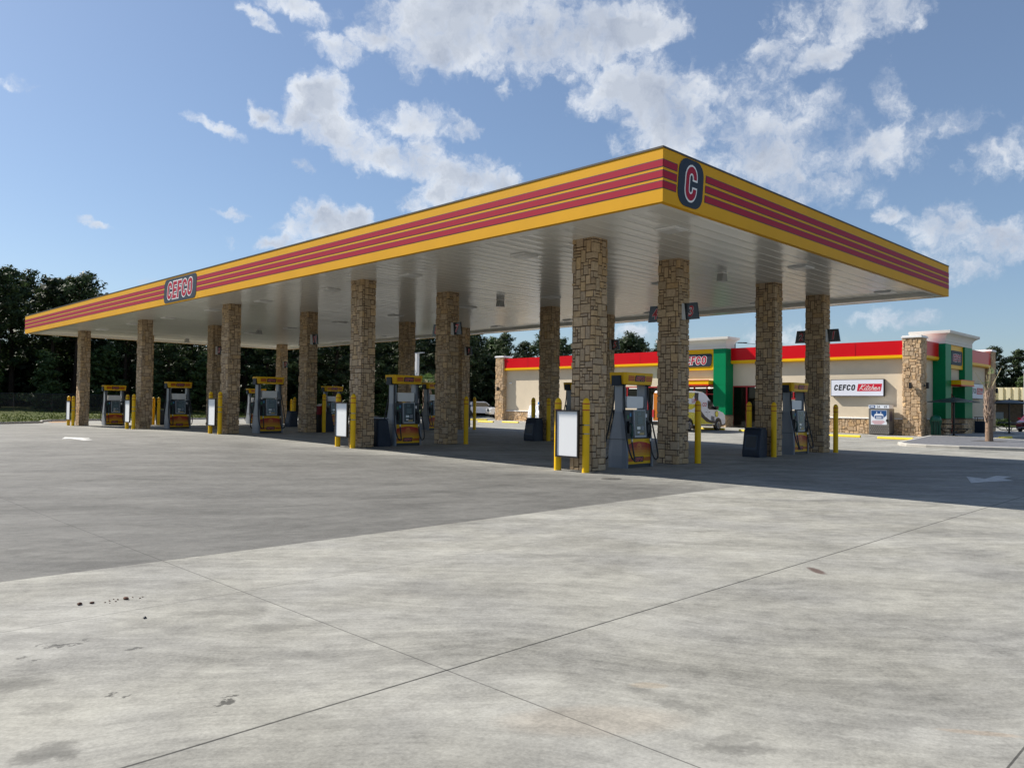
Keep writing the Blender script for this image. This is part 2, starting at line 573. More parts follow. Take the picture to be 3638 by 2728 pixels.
def glyph(ch, grow=0., t=.19):
    """blocky condensed capitals, height 1, width .5"""
    w, hw = GW, t / 2
    if ch in 'CO':
        xl, xr = hw, w - hw
        r = (xr - xl) / 2
        top = [(xr - r + r * cos(a), 1 - hw - r + r * sin(a)) for a in np.linspace(0, pi, 11)]
        bot = [(xr - r + r * cos(a), hw + r + r * sin(a)) for a in np.linspace(pi, 2 * pi, 11)]
        if ch == 'O':
            return stroke(top + bot, hw + grow, True)
        return stroke([(xr, .64)] + top + bot + [(xr, .36)], hw + grow, False, grow)
    if ch == 'E':
        w *= .86
        p = [(0, 0), (w, 0), (w, t), (t, t), (t, .5 - t / 2), (w * .9, .5 - t / 2), (w * .9, .5 + t / 2), (t, .5 + t / 2), (t, 1 - t), (w, 1 - t), (w, 1), (0, 1)]
    elif ch == 'F':
        w *= .84
        p = [(0, 0), (t, 0), (t, .42), (w * .88, .42), (w * .88, .42 + t), (t, .42 + t), (t, 1 - t), (w, 1 - t), (w, 1), (0, 1)]
    elif ch == 'I':
        p = [(w / 2 - t / 2, 0), (w / 2 + t / 2, 0), (w / 2 + t / 2, 1), (w / 2 - t / 2, 1)]
    return [offset_poly(p, grow)] if grow else [p]


def word(s, size, shear=.14, gap=.14, grow=0., t=.19):
    wd = [GW * {'E': .86, 'F': .80}.get(ch, 1) + gap for ch in s]
    tot = sum(wd) - gap
    out = []
    for i, ch in enumerate(s):
        x0 = sum(wd[:i])
        for p in glyph(ch, grow, t):
            out.append([((x + x0 - tot / 2 + shear * (y - .5)) * size, (y - .5) * size) for x, y in p])
    return out


_txt = {}


def txt(body, size=1., shear=0., off=0., sx=1.):
    """text in Blender's built-in font as 2-D polygons, centred"""
    key = (body, off)
    if key not in _txt:
        cu = bpy.data.curves.new('t', 'FONT')
        cu.body = body
        cu.offset = off
        cu.resolution_u = 3
        o = bpy.data.objects.new('t', cu)
        me = bpy.data.meshes.new_from_object(o)
        V = [tuple(v.co[:2]) for v in me.vertices]
        F = [[V[i] for i in p.vertices] for p in me.polygons]
        bpy.data.objects.remove(o)
        bpy.data.meshes.remove(me)
        bpy.data.curves.remove(cu)
        _txt[key] = F
    F = _txt[key]
    b0 = _txt.get((body, 0.)) or F
    xs = [x for p in b0 for x, _ in p]
    ys = [y for p in b0 for _, y in p]
    cx, cy, h = (min(xs) + max(xs)) / 2, (min(ys) + max(ys)) / 2, max(ys) - min(ys)
    k = size / h
    return [[((x - cx) * k * sx + shear * (y - cy) * k, (y - cy) * k) for x, y in p] for p in F]


def logo(parent, O, R, U, size, text='CEFCO', plate=None, sign=1., r=None, t=.2, mats=None, gap=.13, lift=.006, sq=1.):
    """outlined red letters with white keyline on a slate badge; one part with its letters below it"""
    w = (GW + gap) * len(text) - gap
    pw, ph = plate if plate else ((w + .55) * size, size * 1.5)
    rr = r if r else ph * .2
    Nn = Vector(R).cross(Vector(U))
    O = Vector(O)
    b = MB()
    b.flat([rrect(pw, ph, rr, sh=.1)], O, R, U, lift)
    edge = rrect(pw, ph, rr, sh=.1)
    n = len(edge)
    Rv, Uv = Vector(R), Vector(U)
    for k in range(n):
        a, c = edge[k], edge[(k + 1) % n]
        b.poly([O + Rv * a[0] + Uv * a[1], O + Rv * c[0] + Uv * c[1], O + Rv * c[0] + Uv * c[1] + Nn * lift, O + Rv * a[0] + Uv * a[1] + Nn * lift])
    badge = b.build('logo_badge', mats[0] if mats else slate, parent)
    MB().flat([[(x * sq, y) for x, y in p] for p in word(text, size, .14, gap, .055, t)], O, R, U, lift + .004).build('letter_outline', mats[1] if mats else white_p, badge)
    MB().flat([[(x * sq, y) for x, y in p] for p in word(text, size, .14, gap, 0, t)], O, R, U, lift + .008).build('lettering', mats[2] if mats else red_stripe, badge)
    return badge


XR, YL, ZU = (1, 0, 0), (0, -1, 0), (0, 0, 1)      # faces looking to -Y use XR, faces looking to -X use YL


# ------------------------------------------------------------------ ground heights
def smooth01(t):
    t = min(1, max(0, t))
    return t * t * (3 - 2 * t)


def gz(x, y):
    c = .2 * cos(pi / 2 * (y - 22.3) / 19.3) ** 2 if abs(y - 22.3) < 19.3 else 0.
    k = smooth01((x - 14) / 5)
    return c - .14 * k * (1 - smooth01((y - 12) / 22)) - .03 * k * smooth01((3 - y) / 5)

# ================================================================== GROUND
def concrete():
    mt = bpy.data.materials.new('swept_concrete')
    mt.use_nodes = True
    N = NT(mt.node_tree)
    b = N.n['Principled BSDF']
    pos = N.new('ShaderNodeNewGeometry').outputs['Position']
    sp = N.new('ShaderNodeSeparateXYZ')
    N.put(sp.inputs[0], pos)
    x, y = sp.outputs[0], sp.outputs[1]

    bend = N.vmath('SCALE', N.vmath('SUBTRACT', N.noise(pos, .16, 3, .5, color=True), (.5, .5, .5)), scale=3.2)
    posb = N.vmath('ADD', pos, bend)

    def aniso(a, su, sv):
        """coordinates stretched along the ground direction a (degrees from +X)"""
        c, s_ = cos(radians(a)), sin(radians(a))
        cb = N.new('ShaderNodeCombineXYZ')
        N.put(cb.inputs[0], N.math('MULTIPLY', N.vmath('DOT_PRODUCT', posb, (c, s_, 0)), su))
        N.put(cb.inputs[1], N.math('MULTIPLY', N.vmath('DOT_PRODUCT', posb, (-s_, c, 0)), sv))
        return cb.outputs[0]
    s1 = N.noise(aniso(-42, .16, 1.1), 1.0, 7, .6, .6)
    s2 = N.noise(aniso(-50, .5, 3.4), 1.0, 12, .72, .5)
    s3 = N.noise(aniso(-20, .22, 1.6), 1.0, 6, .62, 1.2)
    s4 = N.noise(aniso(-46, 2.5, 26), 1.0, 4, .6)
    blot = N.noise(pos, .55, 5, .55)
    blot2 = N.noise(pos, 2.3, 6, .62)
    fine = N.noise(pos, 42, 8, .78)
    blot3 = N.noise(pos, 7.5, 6, .65)
    s5 = N.noise(aniso(-44, 1.1, 9.0), 1.0, 11, .72, .8)
    v = N.math('MULTIPLY_ADD', N.math('SUBTRACT', s1, .5), .50, 1.0)
    v = N.math('MULTIPLY_ADD', N.math('SUBTRACT', s2, .5), .62, v)
    v = N.math('MULTIPLY_ADD', N.math('SUBTRACT', s3, .5), .5, v)
    v = N.math('MULTIPLY_ADD', N.math('SUBTRACT', s5, .5), .70, v)
    v = N.math('MULTIPLY_ADD', N.math('SUBTRACT', s4, .5), .42, v)
    v = N.math('MULTIPLY_ADD', N.math('SUBTRACT', blot, .5), .95, v)
    v = N.math('MULTIPLY_ADD', N.math('SUBTRACT', blot2, .5), .70, v)
    v = N.math('MULTIPLY_ADD', N.math('SUBTRACT', fine, .5), 1.35, v)
    rel = N.vmath('SUBTRACT', posb, (-22, -20, 0))
    rs = N.new('ShaderNodeSeparateXYZ')
    N.put(rs.inputs[0], rel)
    arc = N.new('ShaderNodeCombineXYZ')
    N.put(arc.inputs[0], N.math('MULTIPLY', N.vmath('LENGTH', rel), 1.5))
    N.put(arc.inputs[1], N.math('MULTIPLY', N.math('ARCTAN2', rs.outputs[1], rs.outputs[0]), 3.0))
    s6 = N.noise(arc.outputs[0], 1.0, 8, .6, .3)
    v = N.math('MULTIPLY_ADD', N.math('SUBTRACT', s6, .5), .75, v)
    v = N.math('MULTIPLY_ADD', N.math('SUBTRACT', blot3, .5), .75, v)
    # darker, sealed pour beyond the joint at y = -0.62
    dk = N.math('MULTIPLY', N.step(y, -.635, -.605), N.step(N.math('MULTIPLY_ADD', s1, 3.0, x), 1.2, 4.4, 1, 0))
    dk = N.math('MULTIPLY', dk, N.step(y, 6, 28, 1, .55))
    v = N.math('MULTIPLY', v, N.math('MULTIPLY_ADD', dk, -.50, 1.0))
    # faint tyre bands: (direction deg, offset along its normal, half width, strength)
    for ang, off, hw, st in ((-54, -10.25, .16, .13), (-54, -9.9, .10, .10), (-36, -12.2, .2, .12), (-36, -11.6, .16, .10), (-58, -8.6, .22, .10), (-47, -13.6, .14, .10), (-40, -7.6, .3, .08), (-50, -4.2, .25, .08), (-42, -15.5, .3, .09), (-62, -12.0, .12, .10), (2, 1.15, .18, .16), (1, 2.3, .12, .14), (-2, 3.6, .2, .13), (3, 5.2, .25, .12), (-1, 7.4, .3, .12), (0, .35, .1, .12), (-66, -6.2, .5, .10), (-30, -9.8, .4, .10)):
        c, s_ = cos(radians(ang)), sin(radians(ang))
        d = N.vmath('DOT_PRODUCT', pos, (-s_, c, 0))
        d = N.math('MULTIPLY_ADD', N.math('SUBTRACT', blot, .5), .9, d)
        d = N.math('ABSOLUTE', N.math('SUBTRACT', d, off))
        band = N.math('MULTIPLY', N.step(d, hw * .55, hw, 1, 0), N.step(s2, .35, .62))
        v = N.math('MULTIPLY', v, N.math('MULTIPLY_ADD', band, -st, 1.0))
    warp = N.vmath('SCALE', N.vmath('SUBTRACT', N.noise(pos, 5, 6, .7, color=True), (.5, .5, .5)), scale=.34)
    pw = N.vmath('ADD', pos, warp)
    pq = N.vmath('ADD', pos, N.vmath('SCALE', warp, scale=.22))
    # dark stains: x, y, half length, half width, angle, strength
    for sx, sy, ra, rb, an, st in ((-11.10, -3.46, .20, .12, -40, .42), (-11.08, -3.95, .15, .08, -40, .30), (-11.23, -4.5, .13, .09, 10, .5), (-10.82, -3.94, .035, .022, 0, .7), (-10.73, -4.04, .03, .02, 20, .7), (-10.43, -4.45, .05, .028, 30, .72), (-10.34, -4.40, .03, .02, 0, .7), (-10.50, -4.57, .022, .015, 0, .7), (-10.98, -2.99, .04, .025, 0, .6), (-10.93, -3.10, .04, .02, 0, .6), (-10.84, -2.79, .04, .02, 0, .5), (-10.77, -2.86, .045, .022, 0, .6), (-10.71, -2.88, .06, .02, -20, .55), (-10.61, -2.83, .03, .02, 0, .5), (-10.42, -3.24, .06, .025, -20, .6), (-9.68, -2.79, .35, .11, -42, .30), (-9.57, -3.37, .22, .09, -40, .28), (-9.74, -4.01, .2, .07, -42, .2), (-8.99, -6.53, .18, .06, -46, .36), (-8.87, -6.5, .12, .05, -46, .3), (-8.73, -6.09, .2, .05, -80, .3), (-8.69, -5.85, .18, .05, -80, .26), (-8.75, -5.5, .16, .05, -70, .2), (-6.32, -2.87, .5, .09, -42, .2), (-3.7, -3.09, .2, .09, -30, .24), (-2.0, -2.6, .3, .1, -42, .16), (-10.2, -5.0, .3, .12, -42, .18), (-8.2, -6.9, .4, .08, -44, .2)):
        c, s_ = cos(radians(an)), sin(radians(an))
        u = N.math('SUBTRACT', N.vmath('DOT_PRODUCT', pw, (c / ra, s_ / ra, 0)), (sx * c + sy * s_) / ra)
        w = N.math('SUBTRACT', N.vmath('DOT_PRODUCT', pw, (-s_ / rb, c / rb, 0)), (-sx * s_ + sy * c) / rb)
        q = N.math('MULTIPLY_ADD', u, u, N.math('MULTIPLY', w, w))
        mk = N.math('MULTIPLY', N.step(q, .1 if ra > .1 else .35, 1.6 if ra > .1 else 1.3, st * (.95 if ra > .1 else 1), 0), N.step(blot2, .25, .5, .55, 1.0))
        v = N.math('MULTIPLY', v, N.math('SUBTRACT', 1.0, mk))
    # saw-cut joints: axis value, half width, strength
    for ax, c0, hw, st in ((y, -4.855, .0075, .80), (y, -2.29, .004, .55), (y, -.62, .006, .55), (x, -9.262, .0045, .6), (x, -6.33, .003, .4), (y, -7.46, .005, .7), (x, -1.7, .004, .35), (y, 8.35, .006, .5), (y, 17.85, .006, .5), (x, 1.2, .004, .4), (x, 17.2, .008, .5), (x, 21.8, .006, .5), (x, 26.4, .006, .5), (x, 8.5, .006, .4), (y, 3.9, .004, .3), (y, 27.35, .006, .5)):
        d = N.math('ABSOLUTE', N.math('SUBTRACT', ax, c0))
        v = N.math('MULTIPLY', v, N.math('MULTIPLY_ADD', N.math('MULTIPLY', N.step(d, hw * .8, hw * 1.3, 1, 0), N.step(blot2, .3, .5, .7, 1)), -st, 1.0))
    warm = N.mix(N.step(N.noise(pos, .9, 4, .5), .35, .7), (.244, .239, .211), (.236, .233, .214))
    warm = N.mix(N.math('MULTIPLY', N.step(N.noise(pos, 1.7, 5, .6), .60, .8), .22), warm, (.245, .222, .188))
    tint = N.mix(dk, warm, (.222, .219, .204))
    for sx, sy, ra, rb, an, st, cc in ((-4.89, -5.11, .17, .06, 50, .85, (.075, .042, .034)), (-7.96, -7.27, .2, .03, -57, .34, (.27, .19, .12)), (-9.2, -5.9, .5, .2, -40, .18, (.27, .2, .13)), (-8.6, -5.8, .12, .05, -40, .3, (.25, .18, .1))):
        c, s_ = cos(radians(an)), sin(radians(an))
        u = N.math('SUBTRACT', N.vmath('DOT_PRODUCT', pq, (c / ra, s_ / ra, 0)), (sx * c + sy * s_) / ra)
        w = N.math('SUBTRACT', N.vmath('DOT_PRODUCT', pq, (-s_ / rb, c / rb, 0)), (-sx * s_ + sy * c) / rb)
        tint = N.mix(N.step(N.math('MULTIPLY_ADD', u, u, N.math('MULTIPLY', w, w)), .3, 1.3, st, 0), tint, cc)
    N.put(b.inputs['Base Color'], N.mix(1.0, tint, v, 'MULTIPLY'))
    N.put(b.inputs['Roughness'], N.step(s1, .2, .8, .72, .9))
    b.inputs['Specular IOR Level'].default_value = .3
    bp = N.new('ShaderNodeBump')
    bp.inputs['Strength'].default_value = .25
    bp.inputs['Distance'].default_value = .006
    N.put(bp.inputs['Height'], N.math('ADD', fine, s4))
    N.l.new(bp.outputs[0], b.inputs['Normal'])
    return mt


def noisy_ground(name, ca, cb, sc):
    mt = bpy.data.materials.new(name)
    mt.use_nodes = True
    N = NT(mt.node_tree)
    b = N.n['Principled BSDF']
    pos = N.new('ShaderNodeNewGeometry').outputs['Position']
    f = N.step(N.noise(pos, sc, 8, .65), .3, .7)
    f2 = N.step(N.noise(pos, sc * 12, 5, .7), .25, .75)
    c = N.mix(f, ca, cb)
    c = N.mix(N.math('MULTIPLY', f2, .5), c, tuple(q * .45 for q in ca))
    N.put(b.inputs['Base Color'], c)
    b.inputs['Roughness'].default_value = .95
    b.inputs['Specular IOR Level'].default_value = .1
    return mt


concrete_m = concrete()
grass_m = noisy_ground('lawn_grass', (.042, .065, .012), (.095, .10, .03), .35)
dirt_m = noisy_ground('woodland_floor', (.06, .05, .025), (.10, .085, .05), .2)

g = MB()
g.poly([(-3000, -3000, -.6), (3000, -3000, -.6), (3000, 3000, -.6), (-3000, 3000, -.6)])
tag(g.build('ground', dirt_m), kind='structure')

# lot edge (a polyline far left to far right), the lot lies on its near side
EDGE = [(-70, 45.2), (-20, 45.3), (-1, 45.6), (1.6, 47.2), (2.2, 49.5), (3.2, 51.4), (18.7, 55.3), (37, 61), (75, 74)]


def edge_y(x):
    for (a, b), (c, d) in zip(EDGE[:-1], EDGE[1:]):
        if a <= x <= c:
            return b + (d - b) * (x - a) / (c - a)
    return EDGE[0][1] if x < EDGE[0][0] else EDGE[-1][1]


xs = sorted(set([-70, -40, -25, -18] + [float(k) for k in range(-14, 62)] + [1.6, 2.2, 3.2, 18.7] + [75]))
fr = [0, .12, .2, .26] + [.3 + .7 * k / 46 for k in range(47)]
g = MB()
idx = {}
for i, xx in enumerate(xs):
    ey = edge_y(xx)
    for j, t in enumerate(fr):
        yy = -45 + (ey + 45) * t
        idx[i, j] = g.vert((xx, yy, gz(xx, yy)))
for i in range(len(xs) - 1):
    for j in range(len(fr) - 1):
        g.face((idx[i, j], idx[i + 1, j], idx[i + 1, j + 1], idx[i, j + 1]))
tag(g.build('concrete_lot', concrete_m, smooth=True), kind='structure')

# lawn behind the lot, rising slightly towards the fence
g = MB()
NB = 14
for k in range(len(EDGE) - 1):
    (a, b), (c, d) = EDGE[k], EDGE[k + 1]
    for q in range(NB):
        def lz(t):
            return .10 + .55 * smooth01((t - .06) / .5) if t > 0 else .10
        def off(p, t):
            return (p[0] - .35 * 45 * t * (1 if p[0] > 2 else .1), p[1] + .16 + 45 * t, lz(t))
        t0, t1 = q / NB, (q + 1) / NB
        g.poly([off((a, b), t0), off((c, d), t0), off((c, d), t1), off((a, b), t1)])
tag(g.build('lawn', grass_m), kind='structure')

# kerb along the lawn
g = MB()
prof = [(0, -.2), (0, .09), (.03, .12), (.16, .12), (.16, -.2)]
rings = []
for k, (a, b) in enumerate(EDGE):
    p = Vector((a, b, 0))
    d = (Vector((*EDGE[min(k + 1, len(EDGE) - 1)], 0)) - Vector((*EDGE[max(k - 1, 0)], 0))).normalized()
    n = Vector((-d.y, d.x, 0))
    rings.append([p + n * u + Vector((0, 0, w)) for u, w in prof])
g.loft(rings)
tag(g.build('kerb', curb_m), kind='structure')

rnd = random.Random(5)
g = MB()
for _ in range(9000):
    px_ = rnd.uniform(-8, 50)
    dd = abs(rnd.gauss(0, 1)) * 7 + .2
    py_ = edge_y(px_) + .3 + dd
    t = (dd + .14) / 45
    z = .10 + .55 * smooth01((t - .06) / .5)
    h, a = rnd.uniform(.03, .10) * (1.8 if rnd.random() < .06 else 1), rnd.uniform(0, pi)
    w = rnd.uniform(.03, .09)
    tn = rnd.random()
    g.tone = (tn, tn, tn * .999)
    g.poly([(px_ - w * cos(a), py_ - w * sin(a), z - .02), (px_ + w * cos(a), py_ + w * sin(a), z - .02), (px_ + rnd.uniform(-.06, .06), py_ + rnd.uniform(-.06, .06), z + h)])
tag(g.build('grass', grass_leaf), 'uneven green grass along the far kerb', 'grass', kind='stuff')

# bare soil patch by the lawn corner
g = MB()
g.poly([(xx, yy, gz(xx, yy) + .005) for xx, yy in [(2.3, 47.9), (3.6, 48.2), (4.6, 49.7), (4.9, 51.2), (3.4, 51.2), (2.5, 49.6)]])
tag(g.build('bare_soil', noisy_ground('orange_soil', (.36, .22, .12), (.42, .30, .20), 2)), kind='structure')

# painted arrows and parking lines
def decal(name, poly, mt, dz=.006):
    g = MB()
    g.poly([(a, b, gz(a, b) + dz) for a, b in poly])
    return tag(g.build(name, mt), kind='structure')


def area(p):
    return sum(p[k - 1][0] * p[k][1] - p[k][0] * p[k - 1][1] for k in range(len(p)))


for p in ([(-4.37, 20.89), (-3.94, 22.13), (-3.4, 21.24), (-3.53, 20.89), (-3.72, 21.04), (-3.71, 19.85), (-4.06, 19.67), (-4.09, 20.93)],
          [(8.01, -2.93), (7.69, -3.39), (8.84, -3.34), (8.85, -3.65), (8.1, -3.64), (7.71, -3.94), (6.77, -3.6), (6.29, -3.48)]):
    decal('arrow_marking', p if area(p) > 0 else p[::-1], paint_w, .006)
g = MB()
for k in range(13):
    yy = 8.45 + 2.73 * k
    if 19.6 < yy < 24.8:
        continue
    xa, n = 27.6, 6
    for q in range(n):
        x0, x1 = xa + 5.9 * q / n, xa + 5.9 * (q + 1) / n
        g.poly([(x0, yy - .05, gz(x0, yy) + .008), (x1, yy - .05, gz(x1, yy) + .008), (x1, yy + .05, gz(x1, yy) + .008), (x0, yy + .05, gz(x0, yy) + .008)])
tag(g.build('parking_lines', paint_w), kind='structure')

# iron cover, leaf-shaped stain
o = thing('utility_cover', 'round dark iron cover set in the pavement in front of the nearest stone column', 'manhole cover', (.94, 1.89, .004))
MB().lathe([(.20, 0), (.20, .010), (.19, .012)], 20).build('lid', cover_m, o)
MB().lathe([(.225, 0), (.225, .005), (.202, .006)], 20).build('rim', pm('cover_rim', (.15, .145, .13), .8), o)
rnd = random.Random(3)
for i, (xx, yy, r) in enumerate([(-10.35, -1.87, .024), (-10.27, -1.89, .020), (-10.04, -1.93, .026), (-10.13, -2.57, .017), (-10.19, -1.93, .008), (-10.15, -1.90, .009), (-10.12, -1.95, .008), (-10.09, -1.90, .010), (-9.95, -1.97, .008), (-9.98, -1.9, .008), (-10.11, -1.87, .007), (-10.17, -1.97, .006), (-9.92, -1.94, .007)]):
    g = MB()
    g.ball((0, 0, r * .35), r * rnd.uniform(.9, 1.3), r * .6, r * .42, 9, 6, .16, rnd)
    lab = ['longest brown mud clod at the left end of the crumb trail', 'mud clod second from the left in the crumb trail', 'largest raised mud clod at the right of the crumb trail', 'dark lone pebble lying nearer than the mud crumbs'][i] if i < 4 else 'small dried mud crumb between the larger clods'
    o = tag(g.build('mud_clod', clod_m if i != 3 else black_m, loc=(xx, yy, gz(xx, yy))), lab, 'mud clod', 'dried mud crumbs on the pavement')
    o.rotation_euler = (0, 0, rnd.uniform(0, 3))

# ================================================================== STONEWORK
def ashlar(mb, peri, H, seed, prot=.035, cell=.075, jit=.009, closed=True, z0=0., tones=None, skip=None, big=1.):
    """random stones laid round a rectangular pier.  peri: list of corner points of the footprint, ccw"""
    rnd = random.Random(seed)
    n = len(peri)
    segs = [(Vector((*peri[k], 0)), Vector((*peri[(k + 1) % n], 0))) for k in range(n if closed else n - 1)]
    L = [(b - a).length for a, b in segs]
    cum = [0]
    for q in L:
        cum.append(cum[-1] + q)
    tot = cum[-1]
    nm = [Vector(((b - a).y, -(b - a).x, 0)).normalized() for a, b in segs]

    def at(s, d):
        if closed:
            s %= tot
        s = min(max(s, 0), tot)
        for k in range(len(L)):
            if s <= cum[k + 1] + 1e-9:
                break
        p = segs[k][0].lerp(segs[k][1], (s - cum[k]) / L[k])
        nn = nm[k].copy()
        if abs(s - cum[k + 1]) < 1e-6 and (closed or k < len(L) - 1):
            nn = nm[k] + nm[(k + 1) % len(L)]
        elif abs(s - cum[k]) < 1e-6 and (closed or k > 0):
            nn = nm[k] + nm[k - 1]
        return p + nn * d
    nc, nr = max(1, round(tot / cell)), max(1, round(H / cell))
    cw, ch = tot / nc, H / nr
    used = np.zeros((nr, nc), bool)
    shift = rnd.randrange(nc) if closed else 0
    tones = tones or [(1, 1, 1), (1.08, 1.05, 1.0), (.92, .90, .88), (1.06, .98, .84), (.97, .97, 1.0), (1.12, 1.07, 1.0), (.86, .82, .78)]
    sizes = [(4, 2), (3, 2), (2, 2), (3, 3), (2, 1), (2, 3), (1, 1), (4, 3), (3, 1), (1, 2), (2, 4), (5, 2), (2, 2)]
    if big != 1:
        sizes = [(max(1, round(a * big)), max(1, round(b * big))) for a, b in sizes]
    for r in range(nr):
        for c in range(nc):
            if used[r, c]:
                continue
            for _ in range(6):
                w, h = rnd.choice(sizes)
                if r + h > nr or (not closed and c + w > nc):
                    continue
                cols = [(c + q) % nc for q in range(w)]
                if w <= nc and not used[r:r + h][:, cols].any():
                    break
            else:
                w = h = 1
                cols = [c]
            for q in cols:
                used[r:r + h, q] = True
            gp = .0085
            s0, s1 = (c + shift) * cw + gp, (c + w + shift) * cw - gp
            za, zb = z0 + r * ch + gp, z0 + (r + h) * ch - gp
            if skip and skip((s0 + s1) / 2, (za + zb) / 2):
                continue
            d = prot * rnd.uniform(.6, 1.15)
            corners = [q for q in (cum[:-1] + [tot + cc for cc in cum] if closed else cum[1:-1]) if s0 + .012 < q < s1 - .012]
            S = [s0] + corners + [s1]
            a, bb, cc_ = .0, .002, .011
            t = rnd.choice(tones)
            k_ = rnd.uniform(.88, 1.1)
            mb.tone = (t[0] * k_, t[1] * k_, t[2] * k_)
            j = [rnd.uniform(-jit, jit) for _ in range(8)]

            def ring(ins, dd, jj):
                lo = [at(q + (ins if i == 0 else -ins if i == len(S) - 1 else 0) + (j[0] if i == 0 else j[1] if i == len(S) - 1 else 0) * jj, dd) + Vector((0, 0, za + ins + j[2 + (i > 0)] * jj)) for i, q in enumerate(S)]
                hi = [at(q + (ins if i == 0 else -ins if i == len(S) - 1 else 0) + (j[4] if i == 0 else j[5] if i == len(S) - 1 else 0) * jj, dd) + Vector((0, 0, zb - ins + j[6 + (i > 0)] * jj)) for i, q in enumerate(S)]
                return lo, hi
            prev = None
            for ins, dd in ((a, 0.), (bb, d * .6), (cc_, d)):
                lo, hi = ring(ins, dd, 1)
                ids = [mb.vert(p) for p in lo] + [mb.vert(p) for p in hi[::-1]]
                if prev:
                    m_ = len(ids)
                    for k in range(m_):
                        mb.face((prev[k], prev[(k + 1) % m_], ids[(k + 1) % m_], ids[k]))
                prev = ids
            kk = len(S)
            for i in range(kk - 1):
                mb.face((prev[i], prev[i + 1], prev[2 * kk - 2 - i], prev[2 * kk - 1 - i]))
    mb.tone = None
    return mb


# ================================================================== CANOPY
CW, CL, ZB, ZT, ZD = 16.99, 44.96, 5.372, 6.426, 5.50
canopy = thing('station_canopy', 'long yellow fuel station canopy with crimson stripes on stone columns', 'canopy', (0, 0, ZB))
H = ZT - ZB
STR = [(.800, .665), (.598, .462), (.397, .262)]          # stripe bands above the fascia's lower edge


def fascia(name, O, R, length, gaps, logo_fn=None):
    """one side of the fascia: yellow sheet, cap, stripes"""
    b = MB()
    O, Rv = Vector(O), Vector(R)
    Nn = Rv.cross(Vector(ZU))

    def pt(u, w, d):
        return O + Rv * u + Vector((0, 0, w)) + Nn * d
    e_ = 0. if abs(Rv.x) > .5 else .12        # long sides butt against the short ones
    b.mi = 0
    b.prism([(e_, 0), (length - e_, 0), (length - e_, H - .035), (e_, H - .035)], lambda u, w, d: pt(u, w, d), 0, -.12)
    b.mi = 1
    e2 = -.012 if e_ == 0 else .16
    b.prism([(e2, H - .035), (length - e2, H - .035), (length - e2, H), (e2, H)], lambda u, w, d: pt(u, w, d), .012, -.16)
    spans = []
    u = 0.
    for ga, gb in gaps:
        spans.append((u, ga))
        u = gb
    spans.append((u, length))
    for zt, zb in STR:
        for a, c in spans:
            sh0 = (lambda w: 0) if a == 0 else (lambda w: .1 * (w - H / 2))
            sh1 = (lambda w: 0) if c == length else (lambda w: .1 * (w - H / 2))
            for mi, gr, off in ((2, .010, .003), (3, -.006, .006)):
                lo, hi = zb - gr, zt + gr
                l0 = a + (0 if a == 0 else -gr)
                l1 = c - (0 if c == length else -gr)
                b.mi = mi
                b.poly([pt(l0 + sh0(lo), lo, off), pt(l1 + sh1(lo), lo, off), pt(l1 + sh1(hi), hi, off), pt(l0 + sh0(hi), hi, off)])
    b.mi = 0
    o = b.build('fascia', [yellow_fascia, trim_dark, dark_line, red_stripe], canopy)
    return o


fl = fascia('fascia', (0, CL, 0), YL, CL, [(CL - 23.86, CL - 20.74)])
ff = fascia('fascia', (0, 0, 0), XR, CW, [(.46, 1.485)])
fascia('fascia', (CW, 0, 0), (0, 1, 0), CL, [])
fascia('fascia', (CW, CL, 0), (-1, 0, 0), CW, [])
logo(canopy, (-.004, 22.3, .505), YL, ZU, .66, 'CEFCO', (3.06, .93), r=.2, t=.2, gap=.15)
logo(canopy, (.95, -.004, .525), XR, ZU, .68, 'C', (.88, .95), r=.28, t=.19, sq=.86)
b = MB()
b.flat(txt('R', .05), (-.012, 20.66, .06), YL, ZU)
b.build('registered_mark', dark_line, canopy)

# underside: ribbed deck, lower soffit ring, roof
rnd = random.Random(11)
b = MB()
y0 = .13
while y0 < CL - .15:
    y1 = min(y0 + .406, CL - .13)
    ta, tb = rnd.uniform(-.0015, .0015), rnd.uniform(-.0015, .0015)
    zz = ZD - ZB
    segs = [(y0, zz + .022), (y0 + .014, zz + .002), (y0 + .03, zz + ta), ((y0 + y1) / 2, zz + .003), (y1 - .02, zz + tb), (y1 - .010, zz + .002), (y1, zz + .022)]
    for (ya, za), (yb, zb_) in zip(segs[:-1], segs[1:]):
        b.poly([(.13, ya, za), (.13, yb, zb_), (CW - .13, yb, zb_), (CW - .13, ya, za)])
    y0 = y1
b.build('deck', deck_m, canopy)
b = MB()
b.box(.121, .45, .121, CL - .121, .003, ZD - ZB + .03)
b.box(CW - .62, CW - .121, .121, CL - .121, .003, ZD - ZB + .03)
b.box(.45, CW - .62, .121, .26, .003, ZD - ZB + .03)
b.box(.45, CW - .62, CL - .5, CL - .121, .003, ZD - ZB + .03)
b.build('soffit', deck_m, canopy)
MB().box(.121, CW - .121, .121, CL - .121, H - .25, H - .2).build('roof', roofing, canopy)

ROWY = [3.6 + 9.5 * k for k in range(5)]
COLX = [2.25, 5.82, 11.25, 14.85]
RN = ['nearest', 'second', 'middle', 'fourth', 'farthest']

